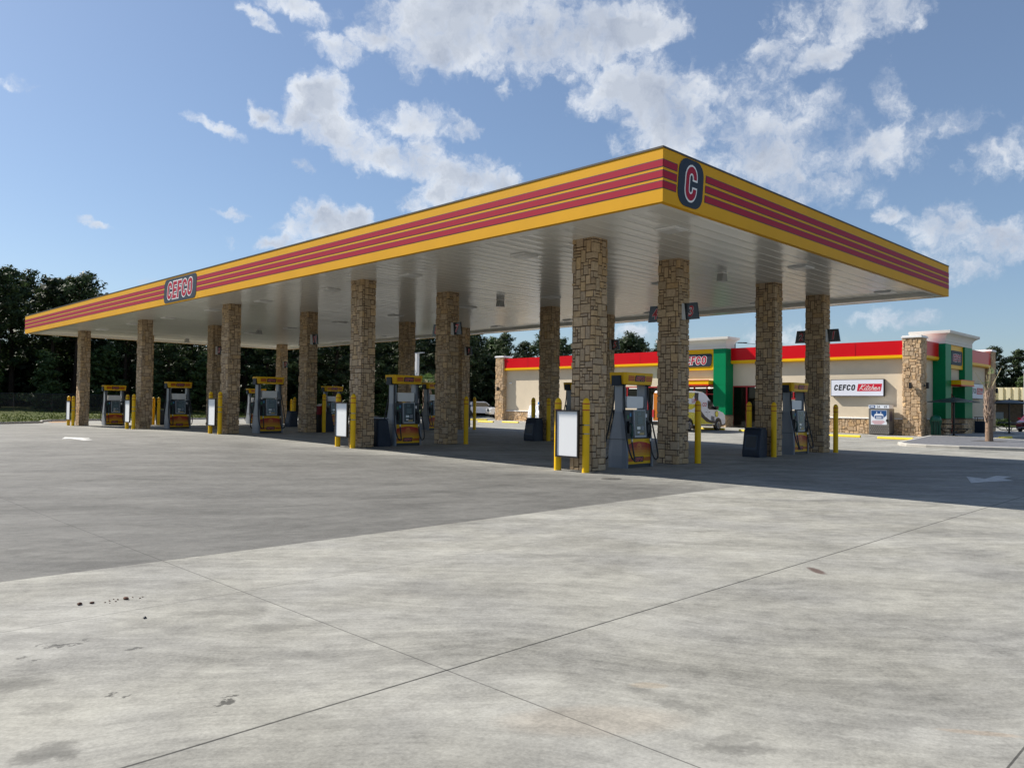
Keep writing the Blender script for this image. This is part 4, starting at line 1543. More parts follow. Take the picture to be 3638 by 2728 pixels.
# entrance towers
def tower(front):
    """front: True for the long front, False for the short side"""
    def P(u, d, z):
        # u along the face, d outward from the wall
        return (SX - d, u, z) if front else (u, SY0 - d, z)

    def bx(b, u0, u1, d0, d1, z0, z1):
        i = [b.vert(P(u, d, z)) for u, d, z in ((u0, d0, z0), (u1, d0, z0), (u1, d1, z0), (u0, d1, z0), (u0, d0, z1), (u1, d0, z1), (u1, d1, z1), (u0, d1, z1))]
        for q in ((3, 2, 1, 0), (4, 5, 6, 7), (0, 1, 5, 4), (1, 2, 6, 5), (2, 3, 7, 6), (3, 0, 4, 7)):
            b.face([i[a] for a in q])
    u0, u1 = (20.15, 25.45) if front else (41.49, 47.2)
    cw, D = (.98, 1.06) if front else (1.12, .75)
    if not front:
        cw2 = 1.7
    for a, c in ((u0, u0 + cw), (u1 - (cw if front else 1.7), u1)):
        b = SB()
        zs = [.97, 1.75, 3.1, 4.4, 5.66]
        for z0, z1 in zip(zs[:-1], zs[1:]):
            bx(b, a, c, .02, D, z0 + .006, z1 - .006)
        bx(b, a + .01, c - .01, .03, D - .012, .97, 5.66)
        b.build('green_panel', store_green, ST)
        b = SB()
        bx(b, a - .03, c + .03, .02, D + .05, .90, .965)
        bx(b, a + .02, c - .02, .02, D - .04, -.2, .90)
        base = b.build('stone_base', [mortar_l], ST)
        bb = MB()
        pts = [P(a + .02, 0, 0), P(a + .02, D - .04, 0), P(c - .02, D - .04, 0), P(c - .02, 0, 0)]
        pts = [(p[0], p[1]) for p in (pts if not front else pts[::-1])]
        pts = [(p[0] - SX, p[1] - 26) for p in pts]
        ashlar(bb, pts, 1.05, 20 + int(a), prot=.05, cell=.09, closed=False)
        bb.v = [(x, y, z - .15) for x, y, z in bb.v]
        bb.build('stone_base', [stone_sunlit], ST)
    # gold panel with logo
    g0, g1 = u0 + cw, u1 - (cw if front else 1.7)
    b = SB()
    bx(b, g0 + .005, g1 - .005, .02, D - .12, 4.17, 5.66)
    b.build('gold_panel', store_yel, ST)
    b = SB()
    bx(b, g0 + .005, g1 - .005, .02, D - .35, 3.03, 4.165)
    b.build('panel_wall', stucco, ST)
    uc = (g0 + g1) / 2
    O = Vector(P(uc, D - .12, 4.87)) - Vector((SX, 26, 0))
    logo(ST, O, YL if front else XR, ZU, .60 if front else .46, 'CEFCO', ((2.95, .92) if front else (2.3, .92)), r=.2, t=.2, lift=.05)
    # awning
    b = SB()
    bx(b, g0 + .06, g1 - .06, .1, D + .55, 3.12, 3.40)
    aw = b.build('awning', store_yel, ST)
    b = SB()
    bx(b, g0 + .09, g1 - .09, D, D + .52, 3.401, 3.41)
    b.build('awning_bounce_lid', roofing, aw)  # grey lid added to keep the awning's yellow bounce off the wall
    b = SB()
    bx(b, g0 + .03, g1 - .03, D + .54, D + .58, 3.39, 3.43)
    bx(b, g0 + .04, g1 - .04, .1, D + .57, 3.04, 3.115)
    b.build('awning_trim', store_red, aw)
    # flared crown
    b = SB()
    back = .15 if front else 1.2
    rings = []
    for z, gr in ((5.665, .0), (6.0, .0), (6.005, .03), (6.08, .05), (6.16, .10), (6.23, .19), (6.29, .30), (6.295, .36), (6.46, .37), (6.465, .36)):
        rings.append([P(u0 - gr, D + gr, z), P(u1 + gr, D + gr, z), P(u1 + gr, -back - gr * .3, z), P(u0 - gr, -back - gr * .3, z)])
    b.loft(rings)
    b.build('crown', stucco_w, ST)
    b = SB()
    for z in (5.83,):
        bx(b, u0 - .012, u1 + .012, D, D + .008, z - .006, z + .006)
    b.build('crown_seam', curb_m, ST)


tower(True)
tower(False)
# side door
b = SB()
for a, c in ((42.75, 42.85), (44.02, 44.14), (45.3, 45.4)):
    b.box(a, c, SY0 - .02, SY0 + .1, -.1, 2.6)
b.box(42.75, 45.4, SY0 - .02, SY0 + .1, 2.5, 2.6)
sd = b.build('side_door', win_red, ST)
p = SB()
p.poly([(42.85, SY0 + .04, -.1), (45.3, SY0 + .04, -.1), (45.3, SY0 + .04, 2.5), (42.85, SY0 + .04, 2.5)])
p.build('pane', store_glass, sd)

# wall signs (top-level: they hang on the store)
KIT = [  # "Kitchen" in script, strokes in letter units
    [(.0, .0), (.14, 1.0)], [(.42, .95), (.08, .45), (.38, .0)],
    [(.48, .5), (.45, .12), (.52, .02), (.58, .12)], [(.53, .72), (.54, .78)],
    [(.70, .95), (.62, .2), (.68, .02), (.76, .12)], [(.55, .62), (.84, .68)],
    [(1.02, .46), (.92, .52), (.82, .3), (.86, .06), (.98, .06), (1.05, .16)],
    [(1.16, 1.0), (1.06, .0)], [(1.08, .3), (1.2, .5), (1.26, .4), (1.22, .08), (1.3, .04)],
    [(1.38, .26), (1.5, .36), (1.46, .5), (1.36, .4), (1.34, .12), (1.44, .02), (1.58, .14)],
    [(1.66, .5), (1.60, .0)], [(1.62, .3), (1.74, .5), (1.80, .4), (1.76, .08), (1.86, .06)]]


def kitchen_sign(O, R, label, width=3.3, depth=.24):
    t = thing('wall_sign', label, 'wall sign', O, group='illuminated box signs on the store')
    Rv = Vector(R)
    Nn = Rv.cross(Vector(ZU))
    h = 1.07

    def pt(u, z, d):
        return Rv * u + Vector((0, 0, z)) + Nn * d
    b = MB()
    b.prism([(-width / 2, -h / 2), (width / 2, -h / 2), (width / 2, h / 2), (-width / 2, h / 2)], pt, 0, depth)
    b.build('box', black_m, t)
    b = MB()
    b.prism(rrect(width - .07, h - .07, .01, 1), pt, depth, depth + .006)
    b.build('face', sign_white, t)
    k = width / 3.3
    MB().flat([[(x - .76 * k, y) for x, y in p] for p in word('CEFCO', .375 * k, .16, .14, 0, .22)], (0, 0, .02), R, ZU, depth + .01).build('lettering', black_m, t)
    MB().flat([[(.01 * k, -.235 * k), (1.47 * k, -.235 * k), (1.55 * k, .225 * k), (.09 * k, .225 * k)]], (0, 0, .02), R, ZU, depth + .01).build('red_panel', sign_red, t)
    b = MB()
    for sN in KIT:
        path = [((.17 + .67 * x + .10 * y) * k, (-.16 + .33 * y) * k) for x, y in sN]
        if len(path) > 2:
            pp = bez([(*q, 0) for q in path], 4)
            path = [(q.x, q.y) for q in pp]
        b.flat(stroke(path, .017 * k), (0, 0, .02), R, ZU, depth + .014)
    b.build('script_lettering', white_p, t)
    return t


kitchen_sign((SX - .003, 11.38, 2.84), YL, 'white box sign with black and red lettering on the sunlit front wall')
kitchen_sign((50.1, SY0 - .003, 2.84), XR, 'white box sign half hidden behind the yellow awning on the shaded side', 3.3)


def sconce(O, R, label):
    t = thing('wall_lamp', label, 'wall lamp', O, group='black lamps on the stone piers')
    Nn = Vector(R).cross(Vector(ZU))
    for nm, u, z0, z1, d0, d1 in (('arm', .025, -.02, .03, 0, .16), ('plate', .05, -.08, .08, 0, .03), ('lamp_head', .07, -.17, .19, .13, .27)):
        b = MB()
        b.prism([(-u, z0), (u, z0), (u, z1), (-u, z1)], lambda a, z, d: Vector(R) * a + Vector((0, 0, z)) + Nn * d, d0, d1)
        b.build(nm, black_m, t)


sconce((38.0, 8.06, 2.93), YL, 'black wall lamp on the sunlit face of the right stone pier')
sconce((38.55, 7.53, 2.95), XR, 'black wall lamp on the shaded face of the right stone pier')
sconce((38.0, 43.75, 2.93), YL, 'black wall lamp on the far left stone pier of the store')
sconce((53.8, 7.53, 2.95), XR, 'black wall lamp on the pier behind the palm')
t = thing('security_light', 'small white twin lamp high on the cream wall by the far pier', 'security light', (SX, 42.67, 3.47))
MB().box(-.05, 0, -.08, .08, -.05, .05).build('base', white_p, t)
for s_ in (-1, 1):
    MB().ball((-.1, s_ * .1, -.03), .06, .06, .06, 8, 5).build('lamp', white_p, t)

# sidewalk and kerb island
b = MB()
b.prism([(36.95, 7.3), (36.95, 44.0), (38.5, 44.0), (38.5, 7.3)], lambda u, v, w: (u, v, w + gz(u, v)), -.2, .03)
tag(b.build('sidewalk', walk_m), kind='structure')
b = MB()
b.prism([(38.5, 4.0), (38.5, 7.98), (56, 7.98), (56, 4.0)], lambda u, v, w: (u, v, w), -.4, -.055)
tag(b.build('sidewalk', walk_m), kind='structure')

ISL = [(25.75, 4.55), (26.6, 4.95), (30.93, 5.75), (38.3, 7.15), (38.05, 4.3), (36.3, 1.9), (33.5, -1.2), (31, -4.6), (27.3, -4.6), (26.2, -1.2), (25.0, 1.9), (24.95, 3.2), (25.2, 4.1)]


def inset(p, d):
    return offset_poly(p, -d) if area(p) > 0 else offset_poly(p[::-1], -d)[::-1]


paver = bpy.data.materials.new('grey_pavers')
paver.use_nodes = True
N = NT(paver.node_tree)
bk = N.new('ShaderNodeTexBrick')
mp = N.new('ShaderNodeMapping')
mp.inputs['Rotation'].default_value = (0, 0, radians(45))
N.put(mp.inputs[0], N.new('ShaderNodeNewGeometry').outputs['Position'])
N.l.new(mp.outputs[0], bk.inputs['Vector'])
bk.inputs['Scale'].default_value = 4.5
bk.inputs['Color1'].default_value = (.075, .08, .09, 1)
bk.inputs['Color2'].default_value = (.15, .153, .165, 1)
bk.inputs['Mortar'].default_value = (.10, .10, .10, 1)
bk.inputs['Mortar Size'].default_value = .012
N.put(N.n['Principled BSDF'].inputs['Base Color'], bk.outputs[0])
N.n['Principled BSDF'].inputs['Roughness'].default_value = .8
b = MB()
zi = -.14
b.prism(inset(ISL, .18), lambda u, v, w: (u, v, w), zi - .2, zi + .125)
tag(b.build('paver_island', paver), kind='structure')
b = MB()
o1, o2 = ISL, inset(ISL, .18)
b.loft([[(x, y, zi - .2) for x, y in o1], [(x, y, zi + .11) for x, y in o1], [(x, y, zi + .135) for x, y in inset(ISL, .03)], [(x, y, zi + .135) for x, y in o2], [(x, y, zi) for x, y in o2]], caps=False)
tag(b.build('kerb', curb_m), kind='structure')
b = MB()
b.prism([(31.6, 1.9), (32.9, 1.9), (32.9, 3.2), (31.6, 3.2)], lambda u, v, w: (u, v, w), zi + .126, zi + .131)
tag(b.build('planting_pit', pm('dark_mulch', (.05, .045, .042), .95, var=.3, vscale=12)), kind='structure')

# wheel stops
def make_stop():
    t = thing('wheel_stop', '', 'wheel stop', group='yellow wheel stops in front of the store')
    b = MB()
    P = [(-.08, 0), (.08, 0), (.075, .07), (.05, .125), (-.05, .125), (-.075, .07)]
    b.loft([[(u, y_, z * k) for u, z in P] for y_, k in ((-.91, .93), (-.88, 1), (.88, 1), (.91, .93))])
    b.build('bar', stop_yellow, t)
    for y_ in (-.6, .6):
        MB().lathe([(.02, .125), (.02, .129)], 8, (0, y_, 0)).build('anchor', steel, t)
    return t


stp = make_stop()
for i, (xx, yy, rz, lab) in enumerate([(32.5, 7.1, 0, 'yellow wheel stop in front of the right stone pier'), (32.5, 9.85, 0, 'yellow wheel stop below the propane cabinet'), (32.4, 15.4, 0, 'yellow wheel stop right of the parked van'), (32.3, 18.2, 0, 'yellow wheel stop under the parked van'), (32.0, 39.1, 0, 'yellow wheel stop nearer the far stone pier'), (32.0, 36.2, 0, 'yellow wheel stop in front of the ice freezer'), (37.0, 45.4, 0.25, 'yellow wheel stop behind, at the corner of the far pier'), (38.7, 3.55, pi / 2 - .1, 'yellow wheel stop behind the palm, sunlit end'), (41.2, 3.9, pi / 2 - .1, 'shaded yellow wheel stop at the right edge'), (32.4, 12.6, 0, 'yellow wheel stop hidden behind stone columns')]):
    o = stp if i == 0 else dup(stp)
    o.location = (xx, yy, gz(xx, yy) + .002)
    o.rotation_euler = (0, 0, rz)
    o['label'] = lab

# propane cabinet
t = thing('propane_cabinet', 'grey propane exchange cabinet with a blue tank poster against the wall', 'gas cabinet', (37.95, 9.78, gz(37.95, 9.78) + .03))
MB().box(-.42, .42, -.6, .6, .06, 1.60).build('cabinet', propane_grey, t)
MB().box(-.38, .38, -.56, .56, 0, .06).build('plinth', black_m, t)
hd = MB().box(-.44, .30, -.6, .6, 1.605, 1.82).build('header', poster_white, t)
MB().flat([rrect(.34, .17, .03)], (-.44, .38, 1.71), YL, ZU, .004).build('emblem', poster_blue, hd)
MB().flat([rrect(.24, .07, .03)], (-.44, .38, 1.715), YL, ZU, .008).build('emblem_mark', poster_white, hd)
MB().flat([[(x - .12, y) for x, y in p] for p in txt('24', .13)] + [[(x + .3, y) for x, y in p] for p in txt('69', .13)], (-.44, -.1, 1.71), YL, ZU, .005).build('price_figures', black_m, hd)
po = MB().flat([[(-.47, .62), (.47, .62), (.47, 1.50), (-.47, 1.50)]], (-.42, 0, 0), YL, ZU, .005).build('poster', poster_white, t)
MB().flat([[(-.45, 1.25)] + [(.45 * -cos(a), 1.25 - .25 * sin(a)) for a in np.linspace(.1, pi - .1, 12)] + [(.45, 1.25), (.45, 1.48), (-.45, 1.48)]], (-.42, 0, 0), YL, ZU, .008).build('blue_field', poster_blue, po)
b = MB()
b.mi = 0
b.flat([rrect(.54, .36, .12, cy=1.10)], (-.42, 0, 0), YL, ZU, .011)
for u in (-.12, .12):
    b.flat([[(u - .02, 1.285), (u + .02, 1.285), (u + .02, 1.41), (u - .02, 1.41)]], (-.42, 0, 0), YL, ZU, .011)
b.mi = 1
b.flat([rrect(.48, .20, .05, cy=1.07)], (-.42, 0, 0), YL, ZU, .014)
b.mi = 0
for z in (1.10, 1.03):
    b.flat([rrect(.34, .035, .015, cy=z)], (-.42, 0, 0), YL, ZU, .017)
b.build('tank_picture', [poster_white, poster_blue], po)
b = MB()
for k, (w, z) in enumerate(((.72, .83), (.80, .77), (.66, .71), (.5, .66))):
    b.flat([[(-w / 2 - .03, z), (w / 2 - .05, z), (w / 2 - .05, z + .022), (-w / 2 - .03, z + .022)]], (-.42, 0, 0), YL, ZU, .009)
b.build('poster_lines', poster_red, po)
b = MB()
for k in range(9):
    for q in range(4):
        u, z = -.48 + .12 * k + (q % 2) * .06, .12 + .11 * q
        b.flat([[(u, z), (u + .05, z + .05), (u, z + .10), (u - .05, z + .05)]], (-.42, 0, 0), YL, ZU, .004)
b.build('mesh_holes', pm('mesh_dark', (.07, .065, .06), .6), t)
MB().box(-.47, -.42, -.54, -.44, .80, .95).build('lock', black_m, t)
b = MB()
b.flat([[(-.28, .85), (.1, .85), (.1, 1.45), (-.28, 1.45)]], (0, -.6, 0), XR, ZU, .005)
b.build('side_notice', pm('notice_plum', (.05, .035, .06), .4), t)

# ice freezer
t = thing('ice_freezer', 'white slant-front ice freezer with blue letters against the cream wall', 'ice freezer', (37.95, 38.65, gz(37.95, 38.65) + .03))
b = MB()
b.prism([(.45, .05), (-.45, .05), (-.45, .62), (-.20, 1.42), (.45, 1.42)], lambda u, z, w: (u, w, z), -.95, .95)
b.build('freezer_body', ice_white, t)
MB().box(-.4, .4, -.9, .9, 0, .05).build('plinth', pump_grey, t)
sl_ = Vector((.25, 0, .80)).normalized()
for u in (-.44, .44):
    d = MB().flat([rrect(.78, .70, .06)], (-.325, -u, 1.02), YL, sl_, .006).build('door', pump_grey, t)
    MB().flat([rrect(.70, .62, .05)], (-.325, -u, 1.02), YL, sl_, .011).build('door_panel', ice_white, d)
b = MB()
for u, ch in ((-.62, 'I'), (.0, 'C'), (.62, 'E')):
    b.flat([[(x * .36 + u - .09, (y - .5) * .36) for x, y in p] for p in glyph(ch, 0, .17)], (-.45, 0, .34), YL, ZU, .006)
b.build('lettering', ice_blue, t)
t = thing('notice_box', 'small white and blue box standing on the ice freezer', 'box', (37.95, 38.35, gz(37.95, 38.35) + 1.452))
MB().box(-.3, .3, -.22, .22, 0, .36).build('box', ice_white, t)
MB().flat([[(-.16, .08), (.05, .08), (.05, .28), (-.16, .28)]], (-.3, 0, 0), YL, ZU, .005).build('blue_mark', ice_blue, t)

# trash cans
t = thing('trash_can', 'green slatted trash can with a domed lid beside the stone pier', 'trash can', (38.75, 6.95, -.055))
b = MB()
for k in range(18):
    a = 2 * pi * k / 18
    r0, r1 = .25, .33
    b.tube([(r0 * cos(a), r0 * sin(a), .03), (r0 * cos(a), r0 * sin(a), .6), (r1 * cos(a), r1 * sin(a), .92)], .022, 5)
b.lathe([(.27, .0), (.27, .05), (.2, .05), (.2, 0)], 18)
b.lathe([(.34, .9), (.35, .94), (.32, .95), (.31, .9)], 18)
b.build('slats', trash_g, t)
MB().lathe([(.22, .04), (.24, .88)], 16).build('liner', black_m, t)
MB().lathe([(.30, .95), (.30, 1.0)] + [(.30 * cos(a), 1.0 + .26 * sin(a)) for a in np.linspace(.15, 1.5, 7)], 18).build('dome_lid', trash_g, t, smooth=True)
t = thing('trash_bin', 'square black slatted bin against the shaded side wall', 'trash bin', (48.9, 7.15, -.055))
MB().box(-.3, .3, -.3, .3, 0, .8).build('bin', slate, t)
b = MB()
for sx_, sy_ in ((-1, -1), (1, -1), (1, 1), (-1, 1)):
    b.box(sx_ * .27 - .02, sx_ * .27 + .02, sy_ * .27 - .02, sy_ * .27 + .02, .8, 1.05)
b.box(-.32, .32, -.32, .32, 1.05, 1.10)
b.build('lid_frame', black_m, t)

# picnic tables with umbrellas
def picnic(loc, label):
    t = thing('picnic_table', label, 'picnic table', loc, rz=.0, group='picnic tables with umbrellas')
    MB().lathe([(.30, 0), (.30, .03), (.06, .05), (.055, 2.28)], 12).build('pole', black_m, t)
    MB().box(-.6, .6, -.6, .6, .70, .75).build('tabletop', black_m, t)
    for k in range(4):
        a = k * pi / 2
        c, s_ = cos(a), sin(a)
        st_ = MB()
        st_.loft([[(c * u - s_ * v, s_ * u + c * v, z) for u, v in ((.62, -.55), (.90, -.55), (.90, .55), (.62, .55))] for z in (.43, .46)])
        q = st_.build('seat', black_m, t)
        MB().tube([(c * .1, s_ * .1, .2), (c * .5, s_ * .5, .25), (c * .78, s_ * .78, .43)], .03, 6).build('seat_arm', black_m, q)
    b = MB()
    n = 4
    w = 1.13
    ap = (0, 0, 2.33)
    cr = [(-w, -w, 2.06), (w, -w, 2.06), (w, w, 2.06), (-w, w, 2.06)]
    for k in range(4):
        a, c = cr[k], cr[(k + 1) % 4]
        md = ((a[0] + c[0]) / 2, (a[1] + c[1]) / 2, 2.09)
        b.poly([ap, a, md])
        b.poly([ap, md, c])
        b.poly([a, (a[0], a[1], a[2] - .05), (c[0], c[1], c[2] - .05), c])
    b.build('umbrella', umb_m, t)
    MB().ball((0, 0, 2.37), .05, .05, .06, 8, 5).build('finial', black_m, t)


picnic((39.75, 6.25, -.055), 'black picnic table under a dark umbrella, beside the green trash can')
picnic((49.6, 5.6, -.055), 'black picnic table under a dark umbrella, behind the palm')

# ================================================================== VEHICLES
def wheel(parent, x, y, r, w=.22, side=-1):
    o = MB().lathe([(r - .06, -w / 2), (r, -w / 2 + .03), (r, w / 2 - .03), (r - .06, w / 2)], 22).build('wheel', tyre_m, parent, smooth=True)
    o.rotation_euler = (pi / 2, 0, 0)
    o.location = (x, y, r)
    b = MB()
    zf = (w / 2 + .004) if side < 0 else -(w / 2 + .004)
    b.lathe([(r * .66, zf), (r * .62, zf + .012 * (1 if zf > 0 else -1)), (.05, zf + .02 * (1 if zf > 0 else -1))], 22)
    for k in range(6):
        a = 2 * pi * k / 6
        b.tube([(r * .14 * cos(a), r * .14 * sin(a), zf * 1.12), (r * .56 * cos(a), r * .56 * sin(a), zf * 1.10)], r * .07, 5)
    b.build('rim', rim_m, o)
    b = MB()
    b.lathe([(r * .55, zf + (.02 if zf > 0 else -.02)), (.01, zf + (.025 if zf > 0 else -.025))], 16)
    b.build('brake_disc', black_m, o)
    return o


def body(prof, half, name, mt, parent, tum=.05, edge=.09, cz=1.1):
    """side profile (x, z) carried across the width with rounded shoulders and tumblehome"""
    b = MB()
    rings = []
    cx = sum(p[0] for p in prof) / len(prof)

    def lean(z):
        return tum * max(0., (z - .9))
    for k, s in ((-1, 0), (-1, 1), (0, 2), (1, 1), (1, 0)):
        ring = []
        for x, z in prof:
            inw = lean(z)
            if s == 0:
                ring.append((cx + (x - cx) * .985, k * (half - inw), cz + (z - cz) * .965))
            elif s == 1:
                ring.append((x, k * (half - edge - inw), z))
            else:
                ring.append((cx + (x - cx) * 1.006, 0, cz + (z - cz) * 1.006))
        rings.append(ring)
    b.loft(rings)
    return b.build(name, mt, parent, smooth=True)


# van, nose to +X, its near side faces -Y
van = thing('delivery_van', 'white van with yellow and dark swooshes, red lettering and a round yellow badge', 'van', (29.55, 18.16, gz(29.5, 18)))
VP = [(-2.62, .35), (2.6, .33), (2.83, .40), (2.88, .62), (2.80, .92), (2.62, 1.10), (1.90, 1.28), (1.62, 1.46), (.62, 2.26), (.35, 2.36), (-.4, 2.40), (-2.5, 2.38), (-2.62, 2.2)]
body(VP, .88, 'van_body', van_white, van, tum=.05)
sgn = -1
YS = lambda z: -(.88 - .05 * max(0, z - .9)) - .006


def vside(name, pts, mt, off=0., parent=van):
    b = MB()
    b.poly([(x, YS(z) - off, z) for x, z in pts])
    return b.build(name, mt, parent)


vside('yellow_graphic', [(-2.5, .40), (1.55, .40), (1.0, .50), (.5, .62), (.1, .82), (-.15, 1.0), (-.9, 1.12), (-2.5, 1.14)], van_yel)
vside('yellow_graphic', [(-2.5, 1.30), (-1.0, 1.30), (-.62, 1.45), (-.55, 1.62), (-2.5, 1.62)], van_yel)
vside('yellow_graphic', [(-2.5, 1.95), (-.95, 1.95), (-.70, 2.12), (-.62, 2.30), (-2.5, 2.30)], van_yel, .002)
vside('dark_swoosh', [(1.72, .44), (1.1, .46), (.55, .56), (.05, .82), (-.25, 1.10), (-.38, 1.45), (-.30, 1.55), (.02, 1.2), (.42, .88), (.95, .66), (1.70, .54)], van_dark, .003)
vside('dark_swoosh', [(-.62, 2.30), (-.70, 2.05), (-.55, 1.80), (-.30, 1.55), (-.22, 1.62), (-.26, 2.0), (-.20, 2.30)], van_dark, .003)
b = MB()
b.flat([[(x, y) for x, y in p] for p in txt('UN', .26, .2)], (-.72, YS(1.82), 1.82), XR, ZU, .006)
b.flat([[(x, y) for x, y in p] for p in txt('co', .24, .2)], (.42, YS(1.58), 1.60), XR, ZU, .006)
b.build('lettering', van_red, van)
o = MB().flat([[(.20 * cos(a), .20 * sin(a)) for a in np.linspace(0, 2 * pi, 25)[:-1]]], (1.80, YS(1.0), 1.02), XR, ZU, .006).build('round_badge', van_dark, van)
MB().flat([[(.18 * cos(a), .18 * sin(a)) for a in np.linspace(0, 2 * pi, 25)[:-1]]], (1.80, YS(1.0), 1.02), XR, ZU, .009).build('badge_face', van_yel, o)
vside('side_window', [(.78, 1.36), (1.62, 1.36), (1.45, 1.52), (1.12, 1.84), (.80, 1.86)], glass_car, .004)
vside('mirror_trim', [(.9, 1.30), (1.85, 1.28), (1.75, 1.40), (.9, 1.40)], black_m, .006)
MB().box(1.50, 1.72, -1.06, -.90, 1.30, 1.50).build('mirror', black_m, van)
MB().box(1.50, 1.72, .90, 1.06, 1.30, 1.50).build('mirror', black_m, van)
for a in (.50, .84):
    vside('door_handle', [(a, 1.12), (a + .16, 1.12), (a + .16, 1.15), (a, 1.15)], black_m, .01)
for a in (.75, 1.85, -.55):
    vside('door_gap', [(a - .006, .55), (a + .006, .55), (a + .006, 1.30), (a - .006, 1.30)], pump_grey, .001)
for k, a in enumerate((1.18, 1.32, 1.46)):
    vside('black_mark', [(a, .66 - .06 * k), (a + .07, .64 - .06 * k), (a + .07, .90 - .02 * k), (a, .90 - .02 * k)], black_m, .004)
b = MB()
b.poly([(1.66, -.72, 1.475), (1.66, .72, 1.475), (.72, .66, 2.225), (.72, -.66, 2.225)])
b.build('windscreen', glass_car, van)
for y_ in (-.9, .9):
    for xx in (1.98, -1.32):
        b = MB()
        s_ = 1 if y_ > 0 else -1
        arc = [(xx + .43 * cos(a), .36 + .43 * sin(a)) for a in np.linspace(-.35, pi + .35, 16)]
        b.poly([(x, s_ * (.886), z) for x, z in arc])
        b.build('wheel_arch', black_m, van)
        wheel(van, xx, s_ * .80, .335, .22, s_)
MB().box(2.55, 2.92, -.84, .84, .30, .66).build('front_bumper', black_m, van)
for y_ in (-.66, .66):
    MB().box(2.74, 2.86, y_ - .16, y_ + .16, .78, .98).build('headlight', lamp_clear, van)
b = MB()
b.poly([(-2.632, .80, .62), (-2.632, -.80, .62), (-2.632, -.76, 2.26), (-2.632, .76, 2.26)])
b.build('rear_panel', van_orange, van)
b = MB()
b.poly([(-2.64, .42, 1.3), (-2.64, -.80, 1.3), (-2.64, -.76, 2.26), (-2.64, .42, 2.26)])
b.build('rear_yellow', van_yel, van)
for y_ in (-.78, .78):
    MB().box(-2.66, -2.58, y_ - .06, y_ + .06, .8, 1.25).build('tail_light', van_red, van)
MB().box(-2.74, -2.6, -.84, .84, .34, .56).build('rear_bumper', black_m, van)


def pickup(loc, rz, label):
    t = thing('pickup_truck', label, 'pickup truck', loc, rz, group='white pickups parked beyond the store')
    P = [(-2.8, .50), (2.6, .42), (2.78, .55), (2.76, 1.0), (2.6, 1.10), (1.15, 1.18), (.55, 1.72), (.3, 1.80), (-.85, 1.80), (-1.05, 1.70), (-1.15, 1.20), (-2.75, 1.20), (-2.85, .9)]
    body(P, .98, 'truck_body', van_white, t, tum=.14, edge=.07, cz=.9)
    for s_ in (-1, 1):
        ys = lambda z: s_ * (.98 - .14 * max(0, z - .9) + .005)
        b = MB()
        b.poly([(x, ys(z), z) for x, z in ((-.95, 1.22), (.95, 1.22), (.48, 1.66), (-.82, 1.68))])
        b.build('side_window', glass_car, t)
        MB().box(.80, .98, s_ * 1.0 - .08, s_ * 1.0 + .08, 1.20, 1.36).build('mirror', black_m, t)
        MB().box(2.62, 2.80, s_ * .74 - .17, s_ * .74 + .17, .82, 1.02).build('headlight', lamp_clear, t)
        for xx in (1.85, -1.75):
            b = MB()
            b.poly([(xx + .5 * cos(a), s_ * .988, .42 + .5 * sin(a)) for a in np.linspace(-.4, pi + .4, 16)])
            b.build('wheel_arch', black_m, t)
            wheel(t, xx, s_ * .88, .40, .26, s_)
    MB().box(2.74, 2.82, -.55, .55, .72, 1.02).build('grille', pump_dark, t)
    MB().box(2.70, 2.88, -.95, .95, .45, .66).build('front_bumper', steel, t)
    b = MB()
    b.poly([(1.10, -.78, 1.23), (1.10, .78, 1.23), (.60, .68, 1.70), (.60, -.68, 1.70)])
    b.build('windscreen', glass_car, t)


pickup((49.2, 58.6, 0), radians(-22), 'white pickup seen from its side, left of the far stone pier')
pickup((47.9, 51.8, 0), radians(150), 'white pickup facing the other, partly hidden by the far stone pier')

# red car at the right edge, facing -X
car = thing('red_car', 'dark red sedan facing the camera at the right edge', 'car', (57.6, 5.55, -.13), pi)
P = [(-2.3, .30), (2.15, .24), (2.32, .34), (2.36, .62), (2.22, .80), (1.1, .98), (.35, 1.36), (-.1, 1.47), (-1.0, 1.45), (-1.75, 1.08), (-2.25, 1.02), (-2.36, .7)]
body(P, .90, 'car_body', car_red, car, tum=.26, edge=.12, cz=.8)
b = MB()
b.poly([(1.12, -.76, .99), (1.12, .76, .99), (.35, .60, 1.385), (.35, -.60, 1.385)])
b.build('windscreen', glass_car, car)
for s_ in (-1, 1):
    b = MB()
    b.poly([(x, s_ * (.906 - .26 * max(0, z - .9)), z) for x, z in ((-1.5, 1.02), (1.0, 1.02), (.38, 1.34), (-.9, 1.38))])
    b.build('side_window', glass_car, car)
    b = MB()
    b.loft([[(2.34, s_ * .50, .60), (2.22, s_ * .86, .62), (2.05, s_ * .88, .78), (2.24, s_ * .52, .74)], [(2.375, s_ * .50, .60), (2.25, s_ * .88, .62), (2.06, s_ * .90, .78), (2.27, s_ * .52, .75)]])
    b.build('headlight', lamp_clear, car)
    MB().box(2.30, 2.37, s_ * .68 - .1, s_ * .68 + .1, .36, .44).build('fog_lamp', lamp_clear, car)
    MB().box(.72, .92, s_ * .98 - .1, s_ * .98 + .1, .98, 1.12).build('mirror', car_red, car)
    for xx in (1.42, -1.38):
        b = MB()
        b.poly([(xx + .37 * cos(a), s_ * .908, .32 + .37 * sin(a)) for a in np.linspace(-.4, pi + .4, 16)])
        b.build('wheel_arch', black_m, car)
        wheel(car, xx, s_ * .82, .32, .2, s_)
b = MB()
b.box(2.33, 2.385, -.48, .48, .58, .70)
b.build('grille', black_m, car)
MB().box(2.36, 2.395, -.50, .50, .665, .70).build('chrome_bar', chrome, car)
MB().box(2.30, 2.37, -.55, .55, .30, .45).build('lower_grille', black_m, car)
